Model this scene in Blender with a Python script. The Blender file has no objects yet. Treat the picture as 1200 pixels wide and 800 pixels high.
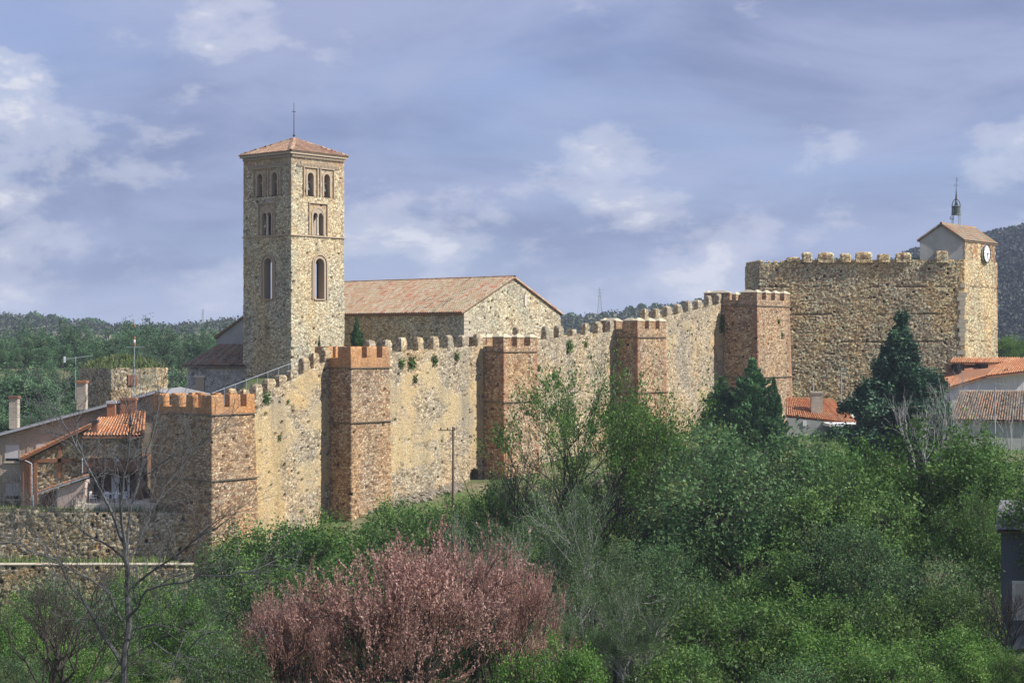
import bpy, math, random
import numpy as np
from mathutils import Vector
R = math.radians
random.seed(7)
SC = bpy.context.scene
COL = SC.collection

# ---------------------------------------------------------------- camera
F = 2000.0                                   # focal length in photograph pixels (1200 wide)
cam_d = bpy.data.cameras.new('camera'); cam = bpy.data.objects.new('camera', cam_d); COL.objects.link(cam)
cam_d.sensor_width = 36; cam_d.lens = 36 * F / 1200; cam_d.clip_start = 0.5; cam_d.clip_end = 20000
cam.location = (0, 0, 0); cam.rotation_euler = (R(90), 0, 0); SC.camera = cam

# ---------------------------------------------------------------- sky
SUN_AZ, SUN_EL = 103.0, 44.0                 # clockwise from +Y, above the horizon
W = bpy.data.worlds.new('World'); SC.world = W; W.use_nodes = True
nt = W.node_tree; N = nt.nodes; L = nt.links; N.clear()
def nd(t, **k):
    n = N.new(t)
    for a, b in k.items(): setattr(n, a, b)
    return n
tc = nd('ShaderNodeTexCoord')
sky = nd('ShaderNodeTexSky', sky_type='NISHITA'); sky.sun_disc = False
sky.sun_elevation = R(SUN_EL); sky.sun_rotation = R(SUN_AZ); sky.air_density = 1.0; sky.dust_density = .6; sky.ozone_density = 2.0
def wmap(loc, scale):
    m = nd('ShaderNodeMapping'); m.inputs['Location'].default_value = loc; m.inputs['Scale'].default_value = scale
    L.new(tc.outputs['Generated'], m.inputs['Vector']); return m.outputs['Vector']
def wnoise(vec, scale, detail, rough, dist=0):
    n = nd('ShaderNodeTexNoise'); n.inputs['Scale'].default_value = scale; n.inputs['Detail'].default_value = detail
    n.inputs['Roughness'].default_value = rough; n.inputs['Distortion'].default_value = dist
    L.new(vec, n.inputs['Vector']); return n.outputs['Fac']
def wramp(fac, stops):
    r = nd('ShaderNodeValToRGB'); e = r.color_ramp.elements
    r.color_ramp.interpolation = 'EASE'
    e[0].position, e[0].color = stops[0][0], (*stops[0][1], 1); e[1].position, e[1].color = stops[-1][0], (*stops[-1][1], 1)
    for p, c in stops[1:-1]:
        x = e.new(p); x.color = (*c, 1)
    L.new(fac, r.inputs['Fac']); return r.outputs['Color']
def wmix(fac, a, b, mode='MIX'):
    m = nd('ShaderNodeMix', data_type='RGBA', blend_type=mode)
    if isinstance(fac, float): m.inputs['Factor'].default_value = fac
    else: L.new(fac, m.inputs['Factor'])
    for s, v in ((m.inputs[6], a), (m.inputs[7], b)):
        if isinstance(v, tuple): s.default_value = (*v, 1)
        else: L.new(v, s)
    return m.outputs[2]
# layered cloud: a broad lavender-grey deck over the blue, paler streaks in it, brighter cumulus heads
sx = nd('ShaderNodeSeparateXYZ'); L.new(tc.outputs['Generated'], sx.inputs[0])
zz = nd('ShaderNodeMath', operation='ADD'); L.new(sx.outputs[2], zz.inputs[0]); zz.inputs[1].default_value = .34
zm = nd('ShaderNodeMath', operation='MAXIMUM'); L.new(zz.outputs[0], zm.inputs[0]); zm.inputs[1].default_value = .05
def over(s): m = nd('ShaderNodeMath', operation='DIVIDE'); L.new(s, m.inputs[0]); L.new(zm.outputs[0], m.inputs[1]); return m.outputs[0]
cp = nd('ShaderNodeCombineXYZ'); L.new(over(sx.outputs[0]), cp.inputs[0]); L.new(over(sx.outputs[1]), cp.inputs[1])   # the cloud layer seen in perspective
def pmap(loc, scale):
    m = nd('ShaderNodeMapping'); m.inputs['Location'].default_value = loc; m.inputs['Scale'].default_value = scale; L.new(cp.outputs[0], m.inputs['Vector']); return m.outputs['Vector']
deck = wnoise(pmap((1.3, 2.1, 0), (.8, 1.0, 1)), 2.0, 6, .55, .4)
streak = wnoise(pmap((9.1, 5.4, 3), (.8, 1.2, 1)), 2.8, 8, .58, .5)
puff = wnoise(wmap((14.5, .7, 8.4), (1, 1, 2.0)), 10.0, 10, .60, .12)
clus = wnoise(wmap((14.5, .7, 8.4), (1, 1, 2.2)), 3.0, 3, .5)
K = 9.2
c_blue = (.215*K, .275*K, .500*K); c_grey = (.165*K, .205*K, .355*K); c_pale = (.31*K, .355*K, .53*K); c_white = (.60*K, .61*K, .67*K)
base = wmix(.75, sky.outputs['Color'], c_blue)
base = wmix(wramp(deck, [(.36, (0, 0, 0)), (.62, (.85, .85, .85))]), base, c_grey)
base = wmix(wramp(streak, [(.37, (0, 0, 0)), (.70, (.85, .85, .85))]), base, c_pale)
pf = nd('ShaderNodeMath', operation='MULTIPLY_ADD'); L.new(clus, pf.inputs[0]); pf.inputs[1].default_value = .7; L.new(puff, pf.inputs[2]); ps = nd('ShaderNodeMath', operation='SUBTRACT'); L.new(pf.outputs[0], ps.inputs[0]); ps.inputs[1].default_value = .25; pf = ps
base = wmix(wramp(pf.outputs[0], [(.64, (0, 0, 0)), (.74, (.36, .36, .36)), (.82, (.9, .9, .9))]), base, c_white)
bg = nd('ShaderNodeBackground'); bg.inputs['Strength'].default_value = .1
L.new(base, bg.inputs['Color']); wo = nd('ShaderNodeOutputWorld'); L.new(bg.outputs[0], wo.inputs['Surface'])

# ---------------------------------------------------------------- sun, exposure
sd = bpy.data.lights.new('sun', 'SUN'); sun = bpy.data.objects.new('sun', sd); COL.objects.link(sun)
sd.energy = 5.0; sd.angle = R(.6); sd.color = (1, .965, .91)
S_DIR = Vector((math.sin(R(SUN_AZ)) * math.cos(R(SUN_EL)), math.cos(R(SUN_AZ)) * math.cos(R(SUN_EL)), math.sin(R(SUN_EL))))
sun.rotation_euler = (-S_DIR).to_track_quat('-Z', 'Y').to_euler(); sun.location = (60, 0, 60)
vs = SC.view_settings; vs.view_transform = 'Standard'; vs.look = 'None'; vs.exposure = 0.5; vs.gamma = 1
SC.cycles.max_bounces = 6; SC.cycles.transparent_max_bounces = 4; SC.cycles.diffuse_bounces = 3

# ---------------------------------------------------------------- helpers
def P(px, py, Y): return np.array([(px - 600) * Y / F, Y, (400 - py) * Y / F])
def PX(px, Y): return (px - 600) * Y / F
def PZ(py, Y): return (400 - py) * Y / F
def unit(v): v = np.asarray(v, float); return v / np.linalg.norm(v)

def tag(o, label, cat, group=None, kind=None):
    if label: o['label'] = label
    if cat: o['category'] = cat
    if group: o['group'] = group
    if kind: o['kind'] = kind
    return o
def thing(name, loc, label, cat, group=None, rz=0):
    o = bpy.data.objects.new(name, None); COL.objects.link(o); o.empty_display_size = .3
    o.location = tuple(float(a) for a in loc); o.rotation_euler = (0, 0, rz)
    return tag(o, label, cat, group)
def hang(o, parent):
    """parent a mesh built in world coordinates to its thing (an Empty without rotation/scale)"""
    if parent is None: return o
    o.parent = parent
    a = Vector((0, 0, 0)); p = parent
    while p is not None: a = a + p.location; p = p.parent
    if parent.rotation_euler.z == 0: o.location = -a
    return o
def linkmesh(name, me, parent=None, world=True):
    o = bpy.data.objects.new(name, me); COL.objects.link(o)
    if parent is not None:
        if world: hang(o, parent)
        else: o.parent = parent
    return o
def npmesh(name, V, Q, mats, st=None, lf=None, smooth=False, midx=None):
    """fast mesh from numpy vertices and an (n,4) or (n,3) face array"""
    V = np.asarray(V, np.float32); Q = np.asarray(Q, np.int32); k = Q.shape[1]
    me = bpy.data.meshes.new(name); n = len(Q)
    me.vertices.add(len(V)); me.vertices.foreach_set('co', V.ravel())
    me.loops.add(n * k); me.loops.foreach_set('vertex_index', Q.ravel())
    me.polygons.add(n); me.polygons.foreach_set('loop_start', np.arange(0, n * k, k, dtype=np.int32))
    if smooth: me.polygons.foreach_set('use_smooth', np.ones(n, bool))
    for m in (mats if isinstance(mats, (list, tuple)) else [mats]): me.materials.append(m)
    if midx is not None: me.polygons.foreach_set('material_index', np.asarray(midx, np.int32))
    me.update(calc_edges=True)
    if st is not None:
        a = me.attributes.new('st', 'FLOAT_COLOR', 'POINT'); a.data.foreach_set('color', np.asarray(st, np.float32).ravel())
    if lf is not None:
        a = me.attributes.new('lf', 'FLOAT', 'POINT'); a.data.foreach_set('value', np.asarray(lf, np.float32).ravel())
    return me
class MB:
    """collects small shapes into ONE mesh"""
    def __init__(s): s.v = []; s.f = []
    def add(s, vs_, fs): b = len(s.v); s.v += [tuple(map(float, v)) for v in vs_]; s.f += [tuple(i + b for i in f) for f in fs]; return s
    def box(s, c, h, ux=(1, 0, 0), uy=(0, 1, 0), uz=(0, 0, 1)):
        c, ux, uy, uz = (np.asarray(a, float) for a in (c, ux, uy, uz))
        vs_ = [c + ux * h[0] * i + uy * h[1] * j + uz * h[2] * k for k in (-1, 1) for j in (-1, 1) for i in (-1, 1)]
        return s.add(vs_, [(0, 2, 3, 1), (4, 5, 7, 6), (0, 1, 5, 4), (2, 6, 7, 3), (0, 4, 6, 2), (1, 3, 7, 5)])
    def span(s, a, b): return s.box([(a[i] + b[i]) / 2 for i in range(3)], [abs(b[i] - a[i]) / 2 for i in range(3)])
    def prism(s, poly, z0, z1):
        n = len(poly); z0 = z0 if isinstance(z0, (list, tuple)) else [z0] * n; z1 = z1 if isinstance(z1, (list, tuple)) else [z1] * n
        vs_ = [(p[0], p[1], z0[i]) for i, p in enumerate(poly)] + [(p[0], p[1], z1[i]) for i, p in enumerate(poly)]
        return s.add(vs_, [tuple(range(n - 1, -1, -1)), tuple(range(n, 2 * n))] + [(i, (i + 1) % n, n + (i + 1) % n, n + i) for i in range(n)])
    def extrude(s, poly, vec):
        n = len(poly); poly = [np.asarray(p, float) for p in poly]; vec = np.asarray(vec, float)
        return s.add(poly + [p + vec for p in poly], [tuple(range(n - 1, -1, -1)), tuple(range(n, 2 * n))] + [(i, (i + 1) % n, n + (i + 1) % n, n + i) for i in range(n)])
    def tube(s, pts, rad, seg=6, cap=True):
        pts = [np.asarray(p, float) for p in pts]; n = len(pts)
        rad = rad if isinstance(rad, (list, tuple, np.ndarray)) else [rad] * n
        vs_, prev = [], None
        for i, p in enumerate(pts):
            t = unit(pts[min(i + 1, n - 1)] - pts[max(i - 1, 0)] + 1e-9)
            a = np.cross(t, (0, 0, 1) if abs(t[2]) < .9 else (1, 0, 0)) if prev is None else prev - t * np.dot(prev, t)
            a = unit(a); b = np.cross(t, a); prev = a
            vs_ += [p + rad[i] * (a * math.cos(2 * math.pi * k / seg) + b * math.sin(2 * math.pi * k / seg)) for k in range(seg)]
        fs = [(i * seg + k, i * seg + (k + 1) % seg, (i + 1) * seg + (k + 1) % seg, (i + 1) * seg + k) for i in range(n - 1) for k in range(seg)]
        if cap: fs += [tuple(range(seg - 1, -1, -1)), tuple((n - 1) * seg + k for k in range(seg))]
        return s.add(vs_, fs)
    def lathe(s, c, prof, seg=16):
        n = len(prof); vs_ = [(c[0] + r * math.cos(2 * math.pi * k / seg), c[1] + r * math.sin(2 * math.pi * k / seg), c[2] + z) for r, z in prof for k in range(seg)]
        return s.add(vs_, [(i * seg + k, i * seg + (k + 1) % seg, (i + 1) * seg + (k + 1) % seg, (i + 1) * seg + k) for i in range(n - 1) for k in range(seg)] + [tuple(range(seg - 1, -1, -1)), tuple((n - 1) * seg + k for k in range(seg))])
    def mesh(s, name, m, smooth=False):
        me = bpy.data.meshes.new(name); me.from_pydata(s.v, [], s.f); me.materials.append(m); me.update()
        if smooth: me.polygons.foreach_set('use_smooth', [True] * len(me.polygons))
        return me
    def build(s, name, m, parent=None, smooth=False): return linkmesh(name, s.mesh(name, m, smooth), parent)

# ---- noise in numpy
def h2(i, j, seed):
    x = np.sin(i * 127.1 + j * 311.7 + seed * 74.7) * 43758.5453
    return x - np.floor(x)
def vnoise(x, y, seed=0):
    i, j = np.floor(x), np.floor(y); u, v = x - i, y - j; u = u * u * (3 - 2 * u); v = v * v * (3 - 2 * v)
    a, b, c, d_ = h2(i, j, seed), h2(i + 1, j, seed), h2(i, j + 1, seed), h2(i + 1, j + 1, seed)
    return (a * (1 - u) + b * u) * (1 - v) + (c * (1 - u) + d_ * u) * v
def fbm(x, y, seed=0, o=4):
    t, a, n = 0, .5, 0
    for k in range(o): t = t + a * vnoise(x * 2 ** k, y * 2 ** k, seed + 13 * k); n += a; a *= .5
    return t / n
def sstep(a, b, x): t = np.clip((x - a) / (b - a), 0, 1); return t * t * (3 - 2 * t)
def cells(s, z, cw, ch, jit, seed):
    """jittered stones: random value of the nearest stone and how near its joint lies"""
    u = s / cw + .5 * (vnoise(s * .9, z * .9, seed + 5) - .5); v = z / ch + .9 * (vnoise(s * .5, z * .5, seed + 9) - .5)
    iu, iv = np.floor(u), np.floor(v)
    f1 = np.full(u.shape, 9.); f2 = np.full(u.shape, 9.); r = np.zeros(u.shape); r2 = np.zeros(u.shape)
    for dj in (-1, 0, 1):
        for di in (-1, 0, 1):
            ci, cj = iu + di, iv + dj
            off = .5 * (np.mod(cj, 2))
            fx = ci + .5 + off - .25 + jit * (h2(ci, cj, seed) - .5); fy = cj + .5 + jit * (h2(ci, cj, seed + 31) - .5)
            d_ = np.maximum(np.abs(u - fx), np.abs(v - fy)) * .55 + .45 * np.hypot(u - fx, v - fy)
            near = d_ < f1
            f2 = np.where(near, f1, np.minimum(f2, d_)); f1 = np.where(near, d_, f1)
            r = np.where(near, h2(ci, cj, seed + 57), r); r2 = np.where(near, h2(ci, cj, seed + 91), r2)
    return r, r2, f2 - f1

# ---- a masonry surface run round a plan polyline, its stones modelled in relief
def wrap(pts, z0, z1, steps, sty, seed=0, closed=True, batter=0., hole=None, zstep=.1, lid=None):
    """pts: plan points left to right seen from outside; z0,z1: number or f(x,y); returns V,Q,st"""
    pts = [np.asarray(p, float)[:2] for p in pts]; n = len(pts); ns = n if closed else n - 1
    seg_d = [unit(pts[(i + 1) % n] - pts[i]) for i in range(ns)]; seg_n = [np.array([d_[1], -d_[0]]) for d_ in seg_d]
    xy, nm, ss, loc, sl, sg = [], [], [], [], [], []
    S = 0.
    for i in range(ns):
        a, b = pts[i], pts[(i + 1) % n]; Ln = np.linalg.norm(b - a); m = max(1, int(round(Ln / steps[i % len(steps)])))
        for k in range(m + (1 if (i == ns - 1) else 0)):
            t = k / m; q = seg_n[i]
            if k == 0 and (i > 0 or closed): q0 = seg_n[i - 1]; q = (q0 + q); q = q / (q @ q) * 2
            if k == m and closed: q0 = seg_n[0]; q = (q0 + q); q = q / (q @ q) * 2
            xy.append(a + (b - a) * t); nm.append(q); ss.append(S + Ln * t); loc.append(t * Ln); sl.append(Ln); sg.append(i)
        S += Ln
    xy, nm, ss, loc, sl, sg = (np.array(a) for a in (xy, nm, ss, loc, sl, sg))
    fz = lambda f: np.array([f(*p) for p in xy]) if callable(f) else np.full(len(xy), float(f))
    Z0, Z1 = fz(z0), fz(z1); rows = max(1, int(math.ceil((Z1 - Z0).max() / zstep))); T = np.linspace(0, 1, rows + 1)
    Zg = Z0[None, :] + T[:, None] * (Z1 - Z0)[None, :]; Sg = np.broadcast_to(ss, Zg.shape)
    Lg, SLg, SGg = (np.broadcast_to(a, Zg.shape) for a in (loc, sl, sg))
    disp, st = sty(Sg, Zg, Lg, SLg, SGg, Z1[None, :], seed)
    disp = disp * np.where(T[:, None] >= 1, .4, 1)
    off = disp + batter * (Z1[None, :] - Zg)
    V = np.empty(Zg.shape + (3,)); V[..., 0] = xy[None, :, 0] + nm[None, :, 0] * off; V[..., 1] = xy[None, :, 1] + nm[None, :, 1] * off; V[..., 2] = Zg
    nc = len(xy); idx = np.arange(Zg.size).reshape(Zg.shape)
    Q = np.stack([idx[:-1, :-1], idx[:-1, 1:], idx[1:, 1:], idx[1:, :-1]], -1).reshape(-1, 4)
    if hole is not None:
        cl = ((Lg[:-1, :-1] + np.where(Lg[:-1, 1:] > 0, Lg[:-1, 1:], SLg[:-1, :-1])) / 2).ravel(); cz = ((Zg[:-1, :-1] + Zg[1:, 1:]) / 2).ravel()
        Q = Q[~hole(SGg[:-1, :-1].ravel(), cl, cz)]
    V = V.reshape(-1, 3); st = st.reshape(-1, 4)
    if lid is not None:                                       # close the top: ring drawn in and raised to a point
        top = idx[-1]; c = V[top].mean(0); c[2] += lid; inn = V[top] * .78 + c * .22; inn[:, 2] = V[top][:, 2] + lid * .8
        b = len(V); V = np.vstack([V, inn, c[None]]); st = np.vstack([st, st[top], st[top][:1]])
        m = len(top); k = np.arange(m - 1)
        Q = np.vstack([Q, np.stack([top[k], top[k + 1], b + k + 1, b + k], -1), np.stack([b + k, b + k + 1, np.full(m - 1, b + m), np.full(m - 1, b + m)], -1)])
        # degenerate quads at the tip are split off as thin fans: move the tip a hair
        V[-1] += .001
        V = np.vstack([V, V[-1:] + [[.002, .002, .002]]]); st = np.vstack([st, st[-1:]])
        Q[-(m - 1):, 3] = len(V) - 1
    return V, Q, st

def style(cw, ch, jit, amp, joint=.22, plaster=0., pz=None, brick_edge=0., bands=0., brick_all=False, brick_segs=None, coarse=.0, rough=.03, pits=.45):
    def f(S, Z, Lc, SL, SG, Ztop, seed):
        r, r2, e = cells(S, Z, cw, ch, jit, seed)
        edge = 1 - sstep(.02, joint, e)
        big = fbm(S * .35, Z * .35, seed + 3) - .5
        h = amp * (1 - edge) * (.35 + .65 * r2) + rough * big * 2
        pl = np.zeros(S.shape)
        if plaster > 0:
            m = fbm(S * .22, Z * .3, seed + 40, 5) + (0 if pz is None else pz(S, Z, Ztop))
            pl = sstep(.62 - plaster * .3, .70 - plaster * .3, m)
            pl = pl * (1 - .85 * sstep(.60, .72, fbm(S * 1.6, Z * 1.9, seed + 77)))
            h = h * (1 - .8 * pl) + .05 * pl
        bk = np.zeros(S.shape)
        if brick_edge > 0:
            tooth = brick_edge * (1 + .55 * (np.mod(np.floor(Z / .55), 2)) + .25 * (h2(np.floor(Z / .18), SG * 1., seed) - .5))
            bk = ((Lc < tooth) | (SL - Lc < tooth)).astype(float)
        if bands > 0: bk = np.maximum(bk, (np.mod(Z + .12 * fbm(S * .4, Z * 0, seed + 2), bands) < .09).astype(float) * (.25 + .35 * h2(np.floor(S / .6), np.floor(Z / bands), seed + 7)))
        if brick_all: bk[:] = 1
        h = h * (1 - .75 * bk) + .03 * bk
        st = np.stack([r, edge * (1 - .9 * pl), pl, bk], -1)
        if pits > 0:
            cu, cv = np.floor(S / 1.15), np.floor(Z / 1.0); du = S - (cu + .1 + .8 * h2(cu, cv, seed + 201)) * 1.15; dv = Z - (cv + .1 + .8 * h2(cu, cv, seed + 202)) * 1.0
            pm = (np.maximum(np.abs(du), np.abs(dv)) < .06 + .07 * h2(cu, cv, seed + 204)) & (h2(cu, cv, seed + 203) < pits); h = np.where(pm, -.30, h); st[..., 1] = np.where(pm, 1.6, st[..., 1])
        return h, st
    return f
def wall_mesh(name, m, *a, **k):
    V, Q, st = wrap(*a, **k); return npmesh(name, V, Q, m, st=st)

# ---------------------------------------------------------------- materials
def mat(name):
    m = bpy.data.materials.new(name); m.use_nodes = True; t = m.node_tree; t.nodes.clear()
    o = t.nodes.new('ShaderNodeOutputMaterial'); b = t.nodes.new('ShaderNodeBsdfPrincipled'); t.links.new(b.outputs[0], o.inputs[0])
    b.inputs['Roughness'].default_value = .9; b.inputs['Specular IOR Level'].default_value = .2
    return m, t, b
class G:
    def __init__(s, t): s.t = t
    def n(s, ty, **k):
        x = s.t.nodes.new(ty)
        for a, b in k.items(): setattr(x, a, b)
        return x
    def put(s, sock, v):
        if isinstance(v, bpy.types.NodeSocket): s.t.links.new(v, sock)
        elif isinstance(v, tuple): sock.default_value = (*v, 1) if len(v) == 3 else v
        else: sock.default_value = v
    def mix(s, f, a, b, mode='MIX'):
        m = s.n('ShaderNodeMix', data_type='RGBA', blend_type=mode); s.put(m.inputs['Factor'], f); s.put(m.inputs[6], a); s.put(m.inputs[7], b); return m.outputs[2]
    def ramp(s, f, stops, interp='LINEAR'):
        r = s.n('ShaderNodeValToRGB'); r.color_ramp.interpolation = interp; e = r.color_ramp.elements
        e[0].position, e[0].color = stops[0][0], (*stops[0][1], 1); e[1].position, e[1].color = stops[-1][0], (*stops[-1][1], 1)
        for p, c in stops[1:-1]: x = e.new(p); x.color = (*c, 1)
        s.put(r.inputs[0], f); return r.outputs[0]
    def pos(s): return s.n('ShaderNodeNewGeometry').outputs['Position']
    def obj(s): return s.n('ShaderNodeTexCoord').outputs['Object']
    def noise(s, vec, sc, det=4, ro=.55, dist=0.):
        x = s.n('ShaderNodeTexNoise'); s.put(x.inputs['Vector'], vec); x.inputs['Scale'].default_value = sc; x.inputs['Detail'].default_value = det
        x.inputs['Roughness'].default_value = ro; x.inputs['Distortion'].default_value = dist; return x.outputs['Fac']
    def scale(s, vec, sc):
        x = s.n('ShaderNodeMapping'); x.inputs['Scale'].default_value = sc; s.put(x.inputs['Vector'], vec); return x.outputs[0]
    def bump(s, b, h, st=.4, d=.05):
        x = s.n('ShaderNodeBump'); x.inputs['Strength'].default_value = st; x.inputs['Distance'].default_value = d; s.put(x.inputs['Height'], h); s.t.links.new(x.outputs[0], b.inputs['Normal'])
def g1(v): return (v, v, v)
def stone_mat(name, stops, mortar, plaster_=None, gain=1.42, fine=4.9, joint=.5, grey=.6, plaster=(.52, .42, .25), brick=((.30, .125, .06), (.42, .20, .10)), stain=.55, stain_col=(.16, .14, .11)):
    stops = [(q, tuple(min(.8, x * gain) for x in c)) for q, c in stops]; plaster = tuple(min(.75, x * 1.1) for x in plaster); mortar = tuple(x * gain for x in mortar)
    m, t, b = mat(name); g = G(t); a = g.n('ShaderNodeAttribute', attribute_name='st'); sp = g.n('ShaderNodeSeparateColor'); t.links.new(a.outputs['Color'], sp.inputs[0])
    p = g.pos()
    n1 = g.noise(p, 5.5, 4, .65); n2 = g.noise(g.scale(p, (1, 1, .45)), .33, 5, .6, .4); n3 = g.noise(p, 1.7, 3, .6)
    c = g.ramp(sp.outputs[0], stops)
    cl = g.n('ShaderNodeMath', operation='MINIMUM'); t.links.new(sp.outputs[1], cl.inputs[0]); cl.inputs[1].default_value = 1.; c = g.mix(cl.outputs[0], c, mortar)
    pc = g.mix(n3, tuple(x * .78 for x in plaster), tuple(x * 1.18 for x in plaster))
    c = g.mix(sp.outputs[2], c, pc)
    bc = g.mix(n1, brick[0], brick[1]); bc = g.mix(g.ramp(sp.outputs[0], [(.55, g1(0)), (.9, g1(.5))]), bc, tuple(x * .8 + .1 for x in stops[len(stops) // 2][1]))
    c = g.mix(a.outputs['Alpha'], c, bc)
    sv = g.scale(p, (fine, fine, fine * 1.75)); v1 = g.n('ShaderNodeTexVoronoi', feature='F1'); g.put(v1.inputs['Vector'], sv); v1.inputs['Scale'].default_value = 1; v2 = g.n('ShaderNodeTexVoronoi', feature='DISTANCE_TO_EDGE'); g.put(v2.inputs['Vector'], sv); v2.inputs['Scale'].default_value = 1
    vc = g.n('ShaderNodeSeparateColor'); t.links.new(v1.outputs['Color'], vc.inputs[0]); soft = g.mix(sp.outputs[2], (1, 1, 1), (.35, .35, .35)); soft = g.mix(a.outputs['Alpha'], soft, (.45, .45, .45)); sf = g.n('ShaderNodeRGBToBW'); t.links.new(soft, sf.inputs[0])
    c = g.mix(sf.outputs[0], c, g.mix(1., c, g.ramp(vc.outputs[0], [(0, g1(.66)), (.3, g1(.95)), (.8, g1(1.13)), (1, (1.28, 1.27, 1.24))]), 'MULTIPLY'))
    jf = g.n('ShaderNodeMath', operation='MULTIPLY'); jr = g.n('ShaderNodeMapRange'); t.links.new(v2.outputs['Distance'], jr.inputs[0]); jr.inputs[1].default_value = .02; jr.inputs[2].default_value = .13; jr.inputs[3].default_value = joint; jr.inputs[4].default_value = 0; t.links.new(jr.outputs[0], jf.inputs[0]); t.links.new(sf.outputs[0], jf.inputs[1])
    c = g.mix(jf.outputs[0], c, tuple(x * .45 for x in mortar))
    gr = g.noise(p, .09, 4, .6); c = g.mix(g.ramp(gr, [(.46, g1(0)), (.62, g1(grey))]), c, g.mix(1., c, (.95, .96, 1.02), 'MULTIPLY'))
    c = g.mix(1., c, g.ramp(n1, [(.28, g1(.58)), (.70, g1(1.22))]), 'MULTIPLY')
    pit = g.n('ShaderNodeMath', operation='GREATER_THAN'); t.links.new(sp.outputs[1], pit.inputs[0]); pit.inputs[1].default_value = 1.3; c = g.mix(pit.outputs[0], c, (.03, .025, .02))
    c = g.mix(g.ramp(n2, [(.50, g1(0)), (.72, g1(stain))]), c, stain_col)
    n5 = g.noise(g.scale(p, (1, 1, .6)), .2, 5, .62, .6); c = g.mix(1., c, g.ramp(n5, [(.34, (.80, .83, .88)), (.48, (1, .99, .97)), (.64, (1.10, .98, .82))]), 'MULTIPLY')
    n4 = g.noise(g.scale(p, (1, 1, .07)), .9, 4, .6); c = g.mix(g.ramp(n4, [(.52, g1(0)), (.68, g1(.45))]), c, g.mix(1., c, (.62, .64, .66), 'MULTIPLY'))
    t.links.new(c, b.inputs['Base Color']); hh = g.n('ShaderNodeMath', operation='ADD'); t.links.new(n1, hh.inputs[0]); t.links.new(v2.outputs['Distance'], hh.inputs[1]); g.bump(b, hh.outputs[0], .7, .08); return m
MAT = {}
MAT['curtain'] = stone_mat('curtain_rubble', [(0, (.19, .15, .10)), (.2, (.34, .28, .19)), (.45, (.49, .41, .285)), (.7, (.59, .51, .37)), (.88, (.46, .33, .19)), (1, (.37, .36, .33))], (.20, .16, .105), plaster=(.50, .395, .23), gain=1.25, stain=.6, stain_col=(.28, .25, .20))
MAT['tower'] = stone_mat('wall_tower_stone', [(0, (.21, .13, .08)), (.3, (.38, .265, .165)), (.6, (.51, .385, .245)), (.85, (.58, .47, .32)), (1, (.40, .235, .135))], (.17, .118, .075), gain=1.24, joint=.6, brick=((.33, .165, .095), (.43, .24, .145)), plaster=(.58, .44, .26), stain=.45, stain_col=(.24, .17, .10))
MAT['brick'] = stone_mat('new_brick', [(0, (.50, .24, .10)), (.5, (.60, .33, .15)), (1, (.66, .41, .21))], (.42, .26, .15), brick=((.44, .215, .09), (.57, .325, .16)), gain=1., grey=0., stain=.25, stain_col=(.26, .17, .10))
MAT['church'] = stone_mat('church_rubble', [(0, (0.210, 0.179, 0.123)), (.18, (0.370, 0.320, 0.224)), (.45, (0.530, 0.466, 0.330)), (.75, (0.640, 0.563, 0.405)), (.9, (0.480, 0.378, 0.233)), (1, (0.380, 0.369, 0.317))], (0.240, 0.194, 0.132), brick=((0.390, 0.272, 0.163), (0.500, 0.369, 0.229)), stain=.35, stain_col=(0.270, 0.228, 0.158))
MAT['castle'] = stone_mat('castle_rubble', [(0, (0.158, 0.116, 0.069)), (.2, (0.326, 0.238, 0.142)), (.5, (0.483, 0.369, 0.228)), (.78, (0.588, 0.466, 0.301)), (.92, (0.441, 0.272, 0.129)), (1, (0.420, 0.378, 0.310))], (0.137, 0.102, 0.060), plaster=(0.567, 0.388, 0.189), gain=1.75, fine=3.8, grey=.6, stain=.4, stain_col=(0.263, 0.179, 0.099))
MAT['grey'] = stone_mat('grey_ashlar', [(0, (.22, .215, .20)), (.5, (.36, .345, .31)), (1, (.45, .43, .38))], (.28, .25, .21), plaster=(.42, .39, .34), stain=.4, stain_col=(.22, .2, .17))
MAT['field'] = stone_mat('retaining_stone', [(0, (.16, .12, .07)), (.25, (.36, .28, .165)), (.5, (.47, .40, .28)), (.75, (.55, .49, .37)), (.9, (.44, .27, .11)), (1, (.33, .32, .28))], (.12, .10, .065), stain=.6, stain_col=(.15, .15, .09))
def flat(name, c, var=.2, sc=3., rough=.85, bump=0., metal=0.):
    m, t, b = mat(name); g = G(t); n = g.noise(g.pos(), sc, 5, .6)
    t.links.new(g.mix(n, tuple(x * (1 - var) for x in c), tuple(x * (1 + var) for x in c)), b.inputs['Base Color']); b.inputs['Roughness'].default_value = rough; b.inputs['Metallic'].default_value = metal
    if bump: g.bump(b, n, bump, .03)
    return m
def tile_mat(name, stops, lichen=.4):
    m, t, b = mat(name); g = G(t); a = g.n('ShaderNodeAttribute', attribute_name='st'); sp = g.n('ShaderNodeSeparateColor'); t.links.new(a.outputs['Color'], sp.inputs[0])
    n = g.noise(g.pos(), 9, 4, .6); n2 = g.noise(g.pos(), .6, 4, .6)
    c = g.ramp(sp.outputs[0], stops); c = g.mix(1., c, g.ramp(n, [(.3, g1(.7)), (.7, g1(1.2))]), 'MULTIPLY')
    c = g.mix(g.ramp(n2, [(.45, g1(0)), (.68, g1(lichen))]), c, (.33, .28, .17)); t.links.new(c, b.inputs['Base Color']); return m
MAT['tile_church'] = tile_mat('church_tiles', [(0, (.17, .115, .075)), (.28, (.36, .27, .18)), (.45, (.40, .33, .24)), (.60, (.42, .235, .14)), (.70, (.36, .14, .078)), (.78, (.46, .39, .285)), (1, (.34, .26, .17))], .7)
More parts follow.
